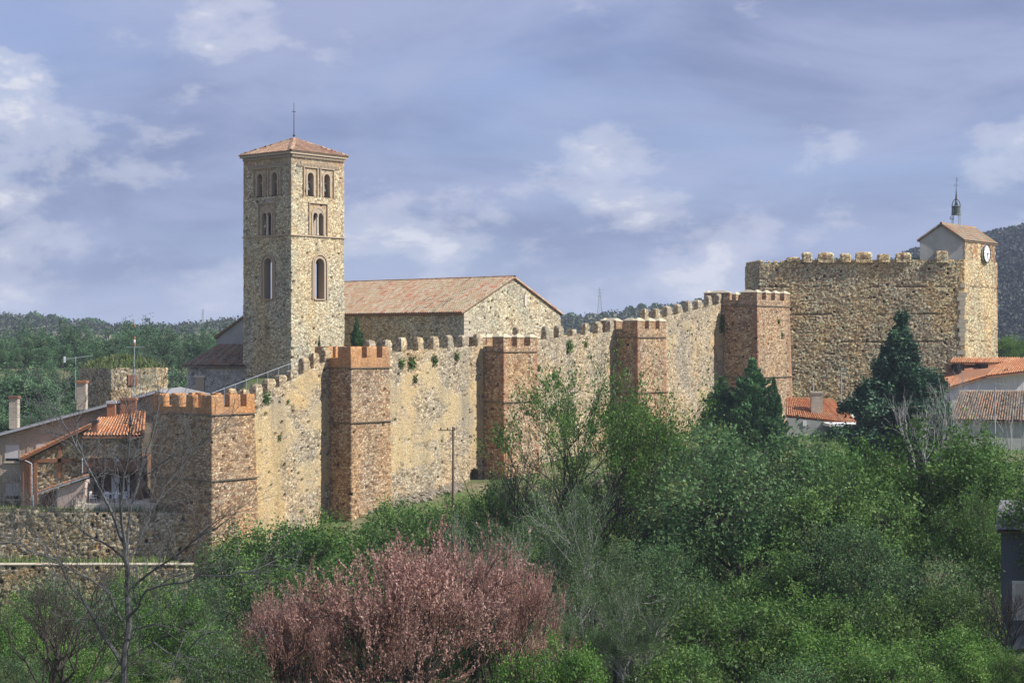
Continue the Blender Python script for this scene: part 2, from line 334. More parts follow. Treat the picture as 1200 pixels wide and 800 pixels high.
MAT['tile_tower'] = tile_mat('bell_tower_tiles', [(0, (.20, .115, .08)), (.35, (.36, .19, .125)), (.6, (.42, .25, .17)), (.8, (.50, .36, .26)), (1, (.34, .27, .21))], .5)
MAT['tile_new'] = tile_mat('orange_tiles', [(0, (.38, .15, .07)), (.5, (.55, .23, .11)), (.8, (.62, .33, .18)), (1, (.48, .36, .24))], .35)
MAT['tile_old'] = tile_mat('old_brown_tiles', [(0, (.10, .075, .055)), (.35, (.26, .19, .13)), (.65, (.36, .30, .23)), (.8, (.46, .18, .085)), (1, (.30, .23, .16))], .5)
MAT['tile_deck'] = flat('channel_tiles', (.24, .15, .095), .3, 4)
MAT['quoin'] = flat('quoin_stone', (.47, .41, .31), .3, 2.2, .95, .4)
MAT['dark_sheet'] = flat('shade_toned_sheet', (.15, .15, .155), .25, 2.5)  # roof sheet darkened in colour to stand in for shade
MAT['ledge'] = flat('shadow_toned_ledge', (.17, .13, .09), .4, 3)  # darkened so the string courses carry a painted shadow line
MAT['dark'] = flat('dark_opening', (.018, .017, .016), .3)
MAT['iron'] = flat('dark_iron', (.05, .05, .055), .3, 8, .5)
MAT['steel'] = flat('galvanised_steel', (.34, .37, .41), .15, 8, .45)
MAT['bronze'] = flat('bell_bronze', (.10, .12, .11), .3, 8, .45)
MAT['white'] = flat('white_paint', (.78, .78, .76), .06, 2, .6)
MAT['white_wall'] = flat('whitewash', (.76, .75, .73), .09, .8, .9)
MAT['render'] = flat('grey_render', (.40, .40, .37), .28, 1.1, .95, .3)
MAT['pink'] = flat('pink_render', (.55, .43, .36), .1, 1.5)
MAT['lime'] = flat('pale_stone_trim', (.58, .52, .42), .15, 3)
MAT['cap'] = flat('merlon_cap_mortar', (.50, .43, .30), .3, 3, .95, .4)
MAT['rbrick'] = flat('red_brick', (.34, .16, .085), .25, 6, .9)
MAT['rust'] = flat('rust_brown_panel', (.20, .10, .065), .3, 3)
MAT['timber'] = flat('weathered_wood', (.17, .12, .085), .3, 5)
MAT['sheet'] = flat('grey_fibre_sheet', (.25, .245, .245), .18, 2.5)
MAT['zinc'] = flat('zinc', (.45, .47, .50), .1, 4, .5)
MAT['glass'] = flat('window_glass', (.03, .035, .045), .2, 2, .12)
MAT['shutter'] = flat('pale_blind', (.62, .58, .56), .06, 4, .6)
MAT['tbrick'] = flat('brick_trim', (.42, .335, .245), .32, 7, .95, .3)
MAT['rock'] = flat('rubble_rock', (.21, .18, .135), .7, 1.8, .95, .6)
MAT['slate'] = flat('shade_toned_render', (.13, .145, .18), .12, 2)  # wall colour made darker and bluer to stand in for shade
MAT['grass'] = flat('grass', (.12, .18, .05), .45, 1.2)
MAT['bark'] = flat('grey_bark', (.105, .105, .105), .6, 6, .95, .5)
MAT['bark_dark'] = flat('dark_bark', (.060, .052, .045), .4, 6, .95, .4)
MAT['bark_pale'] = flat('pale_bark', (.33, .32, .30), .4, 6, .9, .4)
def brickwall_mat():
    m, t, b = mat('brown_facing_brick'); g = G(t); p = g.pos(); sp = g.n('ShaderNodeSeparateXYZ'); t.links.new(p, sp.inputs[0]); cb = g.n('ShaderNodeCombineXYZ')
    ad = g.n('ShaderNodeMath', operation='ADD'); t.links.new(sp.outputs[0], ad.inputs[0]); t.links.new(sp.outputs[1], ad.inputs[1]); t.links.new(ad.outputs[0], cb.inputs[0]); t.links.new(sp.outputs[2], cb.inputs[1])
    x = g.n('ShaderNodeTexBrick'); t.links.new(cb.outputs[0], x.inputs['Vector']); x.inputs['Scale'].default_value = 1; x.inputs['Brick Width'].default_value = .42; x.inputs['Row Height'].default_value = .16; x.inputs['Mortar Size'].default_value = .018
    x.inputs['Color1'].default_value = (.33, .27, .195, 1); x.inputs['Color2'].default_value = (.43, .355, .265, 1); x.inputs['Mortar'].default_value = (.52, .47, .39, 1)
    n = g.noise(p, .7, 4); c = g.mix(1., x.outputs[0], g.ramp(n, [(.3, g1(.75)), (.7, g1(1.15))]), 'MULTIPLY'); t.links.new(c, b.inputs['Base Color']); g.bump(b, x.outputs[1], -.3, .02); return m
MAT['brickwall'] = brickwall_mat()
def leaf_mat(name, stops, trans=.3):
    m, t, b = mat(name); g = G(t); a = g.n('ShaderNodeAttribute', attribute_name='lf')
    oi = g.n('ShaderNodeObjectInfo'); n = g.noise(g.pos(), .55, 3)
    c = g.ramp(a.outputs['Fac'], stops)
    hs = g.n('ShaderNodeHueSaturation'); t.links.new(c, hs.inputs['Color']); mr = g.n('ShaderNodeMapRange'); t.links.new(oi.outputs['Random'], mr.inputs[0]); mr.inputs[3].default_value = .8; mr.inputs[4].default_value = 1.2; t.links.new(mr.outputs[0], hs.inputs['Value'])
    c = g.mix(1., hs.outputs[0], g.ramp(n, [(.35, g1(.75)), (.65, g1(1.25))]), 'MULTIPLY'); t.links.new(c, b.inputs['Base Color']); b.inputs['Roughness'].default_value = .6; b.inputs['Specular IOR Level'].default_value = .25
    tr = g.n('ShaderNodeBsdfTranslucent'); t.links.new(c, tr.inputs[0]); mx = g.n('ShaderNodeMixShader'); mx.inputs[0].default_value = trans
    t.links.new(b.outputs[0], mx.inputs[1]); t.links.new(tr.outputs[0], mx.inputs[2]); t.links.new(mx.outputs[0], [x for x in t.nodes if x.type == 'OUTPUT_MATERIAL'][0].inputs[0]); return m
MAT['leaf'] = leaf_mat('spring_leaf', [(0, (0.0396, 0.0872, 0.0252)), (.45, (0.0817, 0.1635, 0.0395)), (.8, (0.1424, 0.2422, 0.0593)), (1, (0.1981, 0.2785, 0.0764))], .35)
MAT['leaf_grey'] = leaf_mat('grey_green_leaf', [(0, (0.0416, 0.0897, 0.0338)), (.45, (0.0808, 0.1539, 0.0551)), (.8, (0.1408, 0.2373, 0.0934)), (.93, (0.1836, 0.1859, 0.0489)), (1, (0.1958, 0.2821, 0.1288))], .35)
MAT['leaf_bright'] = leaf_mat('bright_green_leaf', [(0, (0.0475, 0.1065, 0.0232)), (.5, (0.0930, 0.1956, 0.0372)), (1, (0.1795, 0.2824, 0.0659))], .35)
MAT['pink_leaf'] = leaf_mat('tamarisk_plume', [(0, (0.1835, 0.1010, 0.0820)), (.4, (0.3440, 0.1921, 0.1580)), (.75, (0.4587, 0.2800, 0.2320)), (.92, (0.5390, 0.3733, 0.3000)), (1, (0.1606, 0.1647, 0.0700))], .3)
MAT['needle'] = leaf_mat('pine_needle', [(0, (0.0408, 0.0858, 0.0483)), (.5, (0.0936, 0.1755, 0.0851)), (1, (0.1680, 0.2665, 0.1265))], .2)
MAT['needle_dark'] = leaf_mat('cedar_needle', [(0, (0.0269, 0.0648, 0.0405)), (.5, (0.0538, 0.1210, 0.0662)), (1, (0.1114, 0.2074, 0.1067))], .15)
MAT['needle_blue'] = leaf_mat('cypress_needle', [(0, (0.0439, 0.1014, 0.0486)), (.5, (0.0945, 0.1950, 0.0842)), (1, (0.1856, 0.3217, 0.1378))], .2)
# ---------------------------------------------------------------- the line of the town wall
B0 = np.array([PX(248, 140.), 140.])                    # outer left corner of the corner tower
DW = unit((38.4, 50.)); NW = np.array([DW[1], -DW[0]])  # along the wall, out of the wall
def WL(s, o): return B0 + DW * s + NW * o               # plan point: s along the wall, o out of it
def s_at(px, o):                                        # where a sight line meets the line at offset o
    k = (px - 600) / F; b = B0 + NW * o
    return (k * b[1] - b[0]) / (DW[0] - k * DW[1])
def zs(py, s, o): return PZ(py, WL(s, o)[1])
OC = -2.6                                               # face of the curtain walls

# ---------------------------------------------------------------- ground
def ridge(px):                                          # skyline of the far hills, photograph rows
    return np.interp(px, [-2500, -900, -300, 0, 60, 130, 200, 280, 420, 560, 660, 720, 790, 850, 950, 1080, 1165, 1215, 1320, 1700, 2600, 4200], [356, 364, 371, 374, 378, 384, 385, 377, 381, 379, 374, 368, 360, 351, 330, 302, 283, 272, 266, 290, 334, 356])
def ground_z(x, y):
    x, y = np.asarray(x, float), np.asarray(y, float)
    rx, ry = x - B0[0], y - B0[1]; s = rx * DW[0] + ry * DW[1]; o = rx * NW[0] + ry * NW[1]
    g = np.interp(s, [-40, 0, 6, 12, 18, 26, 45, 65, 90, 150], [-22.7, -22.7, -21, -17.2, -15.6, -15., -13.3, -11.6, -10, -10])
    slope = np.interp(s, [0, 10, 60, 80], [.12, .26, .26, .07])
    v = np.interp(y, [-80, 0, 6, 14, 30, 60, 90, 112, 220], [-1.6, -1.7, -2.3, -5.5, -10, -14.5, -19, -22, -22]) + 6 * sstep(6, 45, x)
    a = g - slope * np.maximum(o, 0); out = np.maximum(a, v) + .9 * np.exp(-np.abs(a - v) / 1.5)
    town = np.interp(s, [-60, 1, 8, 16, 28, 45, 70, 95, 130, 200], [-14.3, -14.3, -12, -7, -4, -3, -1.5, -1.5, -6, -9])
    wx = sstep(-27, -35, x); town = town * (1 - wx) + (-14.3 + 1.5 * sstep(160, 230, y)) * wx
    ins = np.where(x > -27.3, sstep(-3.2, -4.1, o), sstep(141.7, 142.3, y))
    left = np.where(x <= -27.3, sstep(138.1, 138.6, y), 0)
    out = np.where(left > 0, out * (1 - left) + np.minimum(-18.1, 0) * left, out)
    z = out * (1 - ins) + town * ins
    # country beyond the town: a shallow hollow, then hills
    px = 600 + F * x / np.maximum(y, 40.)
    Yr = 1150.
    hz = (400 - ridge(px)) / F * Yr
    hz = hz + 3.5 * (fbm(x * .012, y * .012, 4) - .5)
    far = np.interp(y, [0, 235, 300, 420, 560], [0, 0, -6, -10, -14])
    t = sstep(540, Yr, y); far = far + (hz + 14) * t * np.where(y > 500, 1, 0)
    far = np.where(y > Yr, hz - (hz + 10) * sstep(Yr, Yr + 1500, y), far)
    w = sstep(232, 285, y)
    z = z * (1 - w) + far * w
    return z + .35 * (fbm(x * .25, y * .25, 8) - .5) * np.where((y > 30), 1, 0)
def gz(x, y): return float(ground_z(np.array([x]), np.array([y]))[0])
def build_ground():
    xs = np.unique(np.concatenate([-np.geomspace(75, 5200, 34)[::-1], np.arange(-74, 75, .75), np.geomspace(75, 5200, 34), [-27.35, -27.25]]))
    ys = np.unique(np.concatenate([np.linspace(-90, 96, 48), np.arange(98, 240, .75), [138.1, 138.6, 141.7, 142.3], np.geomspace(242, 1250, 70), np.geomspace(1300, 7000, 16)]))
    X, Y = np.meshgrid(xs, ys); Z = ground_z(X, Y); idx = np.arange(X.size).reshape(X.shape)
    Q = np.stack([idx[:-1, :-1], idx[:-1, 1:], idx[1:, 1:], idx[1:, :-1]], -1).reshape(-1, 4)
    m, t, b = mat('meadow_and_earth'); g = G(t); p = g.pos()
    n = g.noise(p, .12, 6, .6); n2 = g.noise(p, 2.2, 5, .6); n3 = g.noise(p, .016, 5, .6)
    c = g.mix(g.ramp(n, [(.42, g1(0)), (.6, g1(1))]), (.075, .115, .030), (.17, .145, .085))
    sp = g.n('ShaderNodeSeparateXYZ'); t.links.new(p, sp.inputs[0])
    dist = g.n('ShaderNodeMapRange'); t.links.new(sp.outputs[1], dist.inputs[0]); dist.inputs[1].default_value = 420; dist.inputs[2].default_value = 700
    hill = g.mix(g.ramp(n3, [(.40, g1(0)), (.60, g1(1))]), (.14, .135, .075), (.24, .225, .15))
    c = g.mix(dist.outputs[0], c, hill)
    c = g.mix(1., c, g.ramp(n2, [(.3, g1(.65)), (.7, g1(1.25))]), 'MULTIPLY'); t.links.new(c, b.inputs['Base Color']); g.bump(b, n2, .6, .2)
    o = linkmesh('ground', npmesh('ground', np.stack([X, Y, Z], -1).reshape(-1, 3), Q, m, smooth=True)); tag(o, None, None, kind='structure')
build_ground()

# ---------------------------------------------------------------- masonry styles
ST_CURT = style(.36, .23, .95, .07, .26, plaster=.32, pz=lambda S, Z, T: np.where(T - Z > 4.5, .10, -.14 + .045 * (T - Z)) - .22 * sstep(10.5, 12.5, T - Z))
ST_CURT2 = style(.34, .22, .95, .07, .26, plaster=.08, pz=lambda S, Z, T: -.05)
ST_TOWB = style(.38, .22, .6, .055, .27, brick_edge=.0, bands=.56)
ST_TOWB2 = ST_TOWB
ST_TOWS = style(.40, .23, .6, .055, .27, brick_edge=.36, bands=.66)
ST_PARB = style(.30, .09, .3, .008, .2, brick_all=True, rough=.01, pits=0)
ST_PARS = style(.40, .26, .9, .05, .24, brick_edge=.0)
ST_CHUR = style(.34, .21, .95, .06, .26, pits=.35)
ST_CAST = style(.46, .22, .95, .10, .28, pits=.22, plaster=.0, pz=lambda S, Z, T: -.05)
ST_FIELD = style(.48, .32, 1., .10, .28)
ST_ASH = style(.75, .42, .5, .02, .12, plaster=.2)

def block_mesh(name, m, w, dep, h, sty, seed, lid=.12, step=.17, taper=0.):
    """a free-standing block of masonry (merlon) centred on its base, long side along x"""
    a, b = w / 2, dep / 2
    V, Q, st = wrap([(-a, -b), (a, -b), (a, b), (-a, b)], -.25, h, [step, step * 1.4], sty, seed, zstep=step, lid=lid, batter=taper)
    return npmesh(name, V, Q, m, st=st)
ANG = math.atan2(DW[1], DW[0])
def put(name, me, parent, xyz, rz, label=None):
    """a part sharing mesh data, placed in world coordinates under an unrotated thing"""
    o = bpy.data.objects.new(name, me); COL.objects.link(o); o.parent = parent
    a = Vector((0, 0, 0)); p = parent
    while p is not None: a += p.location; p = p.parent
    o.location = Vector(tuple(float(q) for q in xyz)) - a; o.rotation_euler = (0, 0, rz); return o

# merlon meshes, shared
M_CUR = [block_mesh('merlon', MAT['curtain'], w, .62, h, style(.34, .24, .95, .07, .26, rough=.03, pits=0), 20 + i, lid=l) for i, (w, h, l) in enumerate([(.82, 1.0, .26), (.78, 1.1, .30), (.90, .95, .22), (.80, .70, .14), (.74, .98, .36)])]
M_BRK = {}
def brick_block(w, dep, h):
    k = (round(w, 2), round(dep, 2), round(h, 2))
    if k not in M_BRK: M_BRK[k] = block_mesh('merlon', MAT['brick'], w, dep, h, ST_PARB, 3, lid=.001, step=.3)
    return M_BRK[k]
M_STN = {}
def stone_block(w, dep, h):
    k = (round(w, 2), round(dep, 2), round(h, 2))
    if k not in M_STN:
        M_STN[k] = block_mesh('merlon', MAT['tower'], w, dep, h, style(.34, .22, .9, .05, .25, brick_edge=.14), 5, lid=.001, step=.14)
        mb = MB(); a, b = w / 2 + .09, dep / 2 + .09; mb.add([(-a, -b, h), (a, -b, h), (a, b, h), (-a, b, h), (-a, -b, h + .10), (a, -b, h + .10), (a, b, h + .10), (-a, b, h + .10), (-a * .35, 0, h + .38), (a * .35, 0, h + .38)],
            [(3, 2, 1, 0), (0, 1, 5, 4), (1, 2, 6, 5), (2, 3, 7, 6), (3, 0, 4, 7), (4, 5, 9, 8), (6, 7, 8, 9), (5, 6, 9), (7, 4, 8)])
        M_STN[k] = (M_STN[k], mb.mesh('cap', MAT['cap']))
    return M_STN[k]

# ---------------------------------------------------------------- wall towers
def wall_tower(pxl, pxr, off, depth, py_top, py_par, py_led, py_base, front, side, kind, label, seed, batter=.02):
    """pxl, pxr: photograph columns of the front's edges; off: how far its face stands from the front line; depth: front to back;
    rows of merlon tops, foot of the parapet, string course, base; front/side: merlons as fractions of the width"""
    s0, s1 = s_at(pxl, off), s_at(pxr, off)
    zt, zp, zl, zb = (zs(p, s0, off) for p in (py_top, py_par, py_led, py_base))
    zc = zt - (1.02 if kind == 'brick' else 1.15)                                     # sill of the crenels
    o0, o1 = off, off - depth
    pts = [WL(s0, o1), WL(s0, o0), WL(s1, o0), WL(s1, o1)]
    c = WL((s0 + s1) / 2, (o0 + o1) / 2)
    t = thing('wall_tower', (*c, zb), label, 'tower')
    sty = ST_TOWB if kind == 'brick' else ST_TOWS
    linkmesh('stone_shaft', wall_mesh('stone_shaft', MAT['tower'], pts, zb - 1.5, zp, [.085, .085, .5, .8], sty, seed, batter=batter, zstep=.085), t)
    ins = lambda k: [WL(s0 + k, o1 + k), WL(s0 + k, o0 - k), WL(s1 - k, o0 - k), WL(s1 - k, o1 + k)]
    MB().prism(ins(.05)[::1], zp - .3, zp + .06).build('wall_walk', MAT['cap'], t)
    th = .5
    # parapet: a ring of masonry with inner faces
    Vs, Qs, Ss = [], [], []; nb = 0
    for (poly, zz) in ((pts, (zp, zc)), (ins(th)[::-1], (zp, zc))):
        V, Q, st = wrap(poly, zz[0], zz[1], [.12, .12, .3, .3], ST_PARB if kind == 'brick' else style(.36, .22, .9, .05, .25, brick_edge=.25), seed + 1, zstep=.12)
        Vs.append(V); Qs.append(Q + nb); Ss.append(st); nb += len(V)
    a, b = pts, ins(th)
    for i in range(4):
        j = (i + 1) % 4; Vs.append(np.array([(*a[i], zc), (*a[j], zc), (*b[j], zc), (*b[i], zc)])); Qs.append(np.array([[nb, nb + 1, nb + 2, nb + 3]])); Ss.append(np.array([[.5, 0, 0, 1. if kind == 'brick' else 0]] * 4)); nb += 4
    par = linkmesh('parapet', npmesh('parapet', np.vstack(Vs), np.vstack(Qs), MAT['brick' if kind == 'brick' else 'tower'], st=np.vstack(Ss)), t)
    # string courses
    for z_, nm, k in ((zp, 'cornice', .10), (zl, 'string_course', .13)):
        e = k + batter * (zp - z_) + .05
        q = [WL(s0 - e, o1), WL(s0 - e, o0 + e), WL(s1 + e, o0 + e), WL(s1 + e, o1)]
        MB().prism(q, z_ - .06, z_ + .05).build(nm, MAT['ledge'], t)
    w, dd = s1 - s0, depth
    def merl(f0, f1, edge):
        ln = (w if edge in 'fb' else dd) * (f1 - f0); h = zt - zc
        m = (f0 + f1) / 2
        if edge == 'f': p, rz = WL(s0 + w * m, o0 - th / 2), ANG
        elif edge == 'b': p, rz = WL(s0 + w * m, o1 + th / 2), ANG
        elif edge == 'l': p, rz = WL(s0 + th / 2, o0 - dd * m), ANG + math.pi / 2
        else: p, rz = WL(s1 - th / 2, o0 - dd * m), ANG + math.pi / 2
        dp = th - .02
        if kind == 'brick': put('merlon', brick_block(ln, dp, h), t, (*p, zc), rz)
        else:
            me, cp = stone_block(ln, dp, h - .3); o = put('merlon', me, t, (*p, zc), rz); k = bpy.data.objects.new('cap', cp); COL.objects.link(k); k.parent = o
    for f0, f1 in front: merl(f0, f1, 'f'); merl(f0, f1, 'b')
    for f0, f1 in side:
        if f0 == 0: f0 = th / dd
        if f1 == 1: f1 = 1 - th / dd
        if f1 - f0 > .03: merl(f0, f1, 'l'); merl(f0, f1, 'r')
    return dict(s0=s0, s1=s1, zt=zt, zp=zp, zb=zb, zc=zc, off=off)
THREE = [(0, .27), (.42, .66), (.82, 1)]
T1 = wall_tower(248, 298, 0, 7.2, 463, 486, 563, 735, THREE, [(0, .16), (.31, .42), (.56, .67), (.83, 1)], 'brick', 'corner wall tower with new orange brick parapet beside the brick house', 31, .022)
T2 = wall_tower(411, 456, 0, 4.4, 406, 431, 495, 612, THREE, [(0, .35), (.62, 1)], 'brick', 'wall tower with orange brick parapet standing before the church roof', 32, .015)
T3 = wall_tower(590, 629, 0, 4.4, 392, 412, 471, 570, [(0, .22), (.40, .60), (.80, 1)], [(0, .3), (.62, 1)], 'stone', 'wall tower with three stone merlons below the church gable', 33, .012)
T4 = wall_tower(747, 780, 0.3, 5.0, 373, 395, 460, 530, [(0, .24), (.40, .62), (.78, 1)], [(0, .36), (.58, 1)], 'stone', 'red brick edged wall tower with capped merlons under the hill', 34, .010)
T5 = wall_tower(887, 925, 2.2, 7.4, 340, 358, 442, 500, [(0, .14), (.27, .42), (.55, .69), (.84, 1)], [(0, .3), (.52, 1)], 'stone', 'large brick edged wall tower joined to the castle', 35, .022)

# ---------------------------------------------------------------- curtain walls
def curtain(sa, sb, crest, base, n_merl, label, seed, sty, door=None):
    """crest/base: [(s, z)...] of the wall-walk edge and the foot"""
    cz = lambda x, y: float(np.interp((np.array([x, y]) - B0) @ DW, *zip(*crest)))
    bz = lambda x, y: float(np.interp((np.array([x, y]) - B0) @ DW, *zip(*base)))
    pts = [WL(sa, OC), WL(sb, OC), WL(sb, OC - 2), WL(sa, OC - 2)]
    m = WL((sa + sb) / 2, OC - 1)
    t = thing('curtain_wall', (*m, bz(*m)), label, 'wall')
    hole = None
    if door is not None:
        ds, dz0, dw, dh = door
        hole = lambda sg, l, z: (sg == 0) & (np.abs(l - (ds - sa)) < dw / 2) & (z < dz0 + dh + np.sqrt(np.maximum(0, (dw / 2) ** 2 - (l - (ds - sa)) ** 2)))
    linkmesh('stone_facing', wall_mesh('stone_facing', MAT['curtain'], pts, bz, cz, [.09, 1.5, 1.2, 1.5], sty, seed, batter=.012, hole=hole, zstep=.085), t)
    n = 40; ss = np.linspace(sa, sb, n); V = []; Q = []
    for i, q in enumerate(ss):
        for o in (OC + .02, OC - 2): p = WL(q, o); V.append((*p, cz(*p) + .02 - (.35 if o < OC - 1 else 0)))
    V = np.array(V); Q = np.array([[2 * i, 2 * i + 2, 2 * i + 3, 2 * i + 1] for i in range(n - 1)])
    linkmesh('wall_walk', npmesh('wall_walk', V, Q, MAT['cap'], smooth=True), t)
    rng = random.Random(seed)
    for i in range(n_merl):
        q = sa + (sb - sa) * (i + .5) / n_merl + rng.uniform(-.1, .1); p = WL(q, OC - .33)
        put('merlon', rng.choice(M_CUR), t, (p[0], p[1], cz(*p) - .02 + rng.uniform(-.12, .06)), ANG + rng.choice((0, math.pi)) + rng.uniform(-.04, .04))
    if door is not None:
        p = WL(ds, OC); a3 = np.array([*DW, 0]); n3 = np.array([*NW, 0]); prof = []
        for k in range(9): an = math.pi * k / 8; prof.append((math.cos(an) * dw / 2, dh + math.sin(an) * dw / 2))
        prof = [(dw / 2, -.3)] + prof + [(-dw / 2, -.3)]
        outer = [np.array([p[0], p[1], dz0]) + a3 * x + np.array([0, 0, z]) + n3 * .14 for x, z in prof]; inner = [q - n3 * 1.2 for q in outer]
        mb = MB(); k = len(outer); mb.add(outer + inner, [(i, i + 1, k + i + 1, k + i) for i in range(k - 1)] + [tuple(range(k, 2 * k))]); mb.build('postern_reveal', MAT['timber'], t)
    return t
def cpt(px, py): s = s_at(px, OC); return (s, zs(py, s, OC))
def curt(pa, pb, crest, basepts, n, label, seed, sty, ta, tb, door=None):
    sa = (T[ta]['s1'] - .6) if ta else s_at(pa, OC); sb = T[tb]['s0'] + .6
    cr = [cpt(*c) for c in crest]; ba = [cpt(*c) for c in basepts]
    if door: ds = s_at(door[0], OC); door = (ds, zs(door[1], ds, OC), door[2], door[3])
    return curtain(sa, sb, cr, ba, n, label, seed, sty, door)
T = {1: T1, 2: T2, 3: T3, 4: T4, 5: T5}
curt(298, 376, [(286, 474), (300, 468), (340, 446), (377, 426), (400, 415)], [(286, 720), (377, 632), (400, 625)], 9, 'yellow plastered curtain wall stepping up beside the corner tower', 41, ST_CURT, 1, 2)
curt(456, 565, [(440, 414), (456, 413), (550, 406), (580, 403)], [(440, 632), (565, 600), (590, 600)], 8, 'broad cream plastered curtain wall with small arched postern door', 42, ST_CURT, 2, 3, (554, 572, 1.35, 1.35))
curt(629, 716, [(610, 399), (632, 398), (711, 389), (735, 386)], [(620, 590), (735, 560)], 8, 'rubble curtain wall partly hidden by the sparse leafing tree', 43, ST_CURT2, 3, 4)
curt(780, 846, [(760, 375), (780, 371), (843, 356), (870, 350)], [(760, 560), (870, 530)], 8, 'bright rubble curtain wall climbing to the large tower', 44, ST_CURT2, 4, 5)

# ---------------------------------------------------------------- tiled roofs
def tiles(name, eL, eR, rL, rR, m, parent, cw=.25, ch=.42, seed=0, hip=False, lift=.0, runs=.5):
    """barrel tiles laid on the slope eaves-left, eaves-right, ridge-left, ridge-right"""
    eL, eR, rL, rR = (np.asarray(p, float) for p in (eL, eR, rL, rR)); rng = np.random.default_rng(seed)
    wid = np.linalg.norm(eR - eL); hgt = np.linalg.norm((rL + rR) / 2 - (eL + eR) / 2)
    nc = max(2, int(wid / cw)); nr = max(2, int(hgt / ch)); nrm = unit(np.cross(eR - eL, (rL + rR) / 2 - (eL + eR) / 2))
    if nrm[2] < 0: nrm = -nrm
    c, r = np.meshgrid(np.arange(nc), np.arange(nr)); c, r = c.ravel(), r.ravel(); f = (c + .5) / nc
    if hip:
        vis = (r + .3) / nr < 1 - np.abs(2 * f - 1) + .5 / nr; c, r, f = c[vis], r[vis], f[vis]
        mid = (rL + rR) / 2; rL = mid - (eR - eL) / 2; rR = mid + (eR - eL) / 2
    K = len(c); prof = [(-.40, -.02), (-.33, .06), (-.15, .11), (.15, .11), (.33, .06), (.40, -.02)]
    V = np.empty((K, 2, 6, 3)); jit = rng.normal(0, .012, K); rot = rng.normal(0, .02, K)
    for e in (0, 1):
        v = (r + e * 1.12) / nr; v = np.minimum(v, 1.0) + (jit / hgt)
        for q, (du, dh) in enumerate(prof):
            u = (c + .5 + du * (1 - .12 * e)) / nc + rot * (e - .5) / nc
            base = (eL[None] * (1 - u)[:, None] + eR[None] * u[:, None]) * (1 - v)[:, None] + (rL[None] * (1 - u)[:, None] + rR[None] * u[:, None]) * v[:, None]
            V[:, e, q] = base + nrm * (dh * cw / .25 + lift + (.045 if e == 0 else .0) + np.abs(jit) * .6)[:, None]
    idx = np.arange(K * 12).reshape(K, 2, 6)
    Q = np.stack([idx[:, 0, :-1], idx[:, 0, 1:], idx[:, 1, 1:], idx[:, 1, :-1]], -1).reshape(-1, 4)
    rcol = rng.random(nc + 1); rr = np.clip(runs * rcol[c] + (1 - runs) * rng.random(K) + .25 * (fbm(c * .12, r * .25, seed) - .5), 0, .999); st = np.zeros((K * 12, 4)); st[:, 0] = np.repeat(rr, 12)
    o = linkmesh(name, npmesh(name, V.reshape(-1, 3), Q, m, st=st), parent); o['kind'] = 'stuff'; return o
def slab(parent, pts, th, m, name='roof_deck'):
    pts = [np.asarray(p, float) for p in pts]; return MB().extrude([p - np.array([0, 0, .02]) for p in pts], (0, 0, -th)).build(name, m, parent)
def ridge_tiles(parent, a, b, m, r=.14, seed=0, name='ridge_tiles'):
    a, b = np.asarray(a, float), np.asarray(b, float); n = max(2, int(np.linalg.norm(b - a) / .45)); rng = random.Random(seed); V, Q, st = [], [], []
    d_ = unit(b - a); sd_ = unit(np.cross(d_, (0, 0, 1))); up = np.cross(sd_, d_)
    for i in range(n):
        p, q = a + (b - a) * i / n, a + (b - a) * (i + 1.08) / n; k0 = len(V); x = rng.random()
        for e, w_, rad in ((0, p, r * 1.1), (1, q, r)):
            for k in range(6): an = math.pi * (k / 5 * 1.2 - .1); V.append(w_ + sd_ * math.cos(an) * rad + up * math.sin(an) * rad); st.append((x, 0, 0, 0))
        Q += [(k0 + k, k0 + k + 1, k0 + 7 + k, k0 + 6 + k) for k in range(5)]
    o = linkmesh(name, npmesh(name, V, Q, m, st=st), parent); o['kind'] = 'stuff'; return o

# ---------------------------------------------------------------- church: bell tower
BA = R(49.); E1 = np.array([math.cos(BA), math.sin(BA)]); E2 = np.array([-math.sin(BA), math.cos(BA)])
TC = P(341, 0, 178)[:2]; TW = 7.55
t = thing('bell_tower', (*(TC + (E1 + E2) * TW / 2), -4.4), 'tall square bell tower of pale rubble with brick arched windows', 'tower')
zE = PZ(178.6, 178); z_low = -9.
pts = [TC + E2 * TW, TC, TC + E1 * TW, TC + (E1 + E2) * TW]
def zpx(py): return PZ(py, 180)
# windows on every face: (centre fraction, half width, sill, spring)
WIN = []
for f in (.355, .665): WIN.append((f, .42, zpx(229), zpx(207), 'belfry'))
WIN.append((.50, .74, zpx(275), zpx(252), 'twin'))
WIN.append((.53, .62, zpx(350), zpx(309), 'lancet'))
def winhole(sg, l, z):
    h = np.zeros(l.shape, bool)
    for f, hw, z0, z1, k in WIN:
        u = l - f * TW; h |= (np.abs(u) < hw + .1) & (z > z0 - .08) & (z < z1 + .08 + np.sqrt(np.maximum(0, (hw + .1) ** 2 - u ** 2)))
    return h & (sg < 4)
base_sty = ST_CHUR
def tower_sty(S, Z, Lc, SL, SG, Ztop, seed):
    h, st = base_sty(S, Z, Lc, SL, SG, Ztop, seed)
    tooth = .38 + .2 * np.mod(np.floor(Z / .5), 2)
    bk = ((Lc < tooth) | (SL - Lc < tooth)) & (Z > zpx(232))
    bk |= Z > zpx(193) - .3 * 0
    bk |= np.abs(Z - zpx(276.5)) < .09
    for f, hw, z0, z1, k in WIN:
        u = Lc - f * SL
        if k != 'lancet': bk |= (np.abs(u) < hw + .62) & (Z > z0 - .12) & (Z < z1 + hw + .62)
        else: bk |= (np.hypot(u, np.maximum(Z - z1, 0)) < hw + .55) & (Z > z0 - .3) & (Z < z1 + 2)
    bk = bk.astype(float); h = h * (1 - .8 * bk) + .02 * bk; st[..., 3] = bk; return h, st
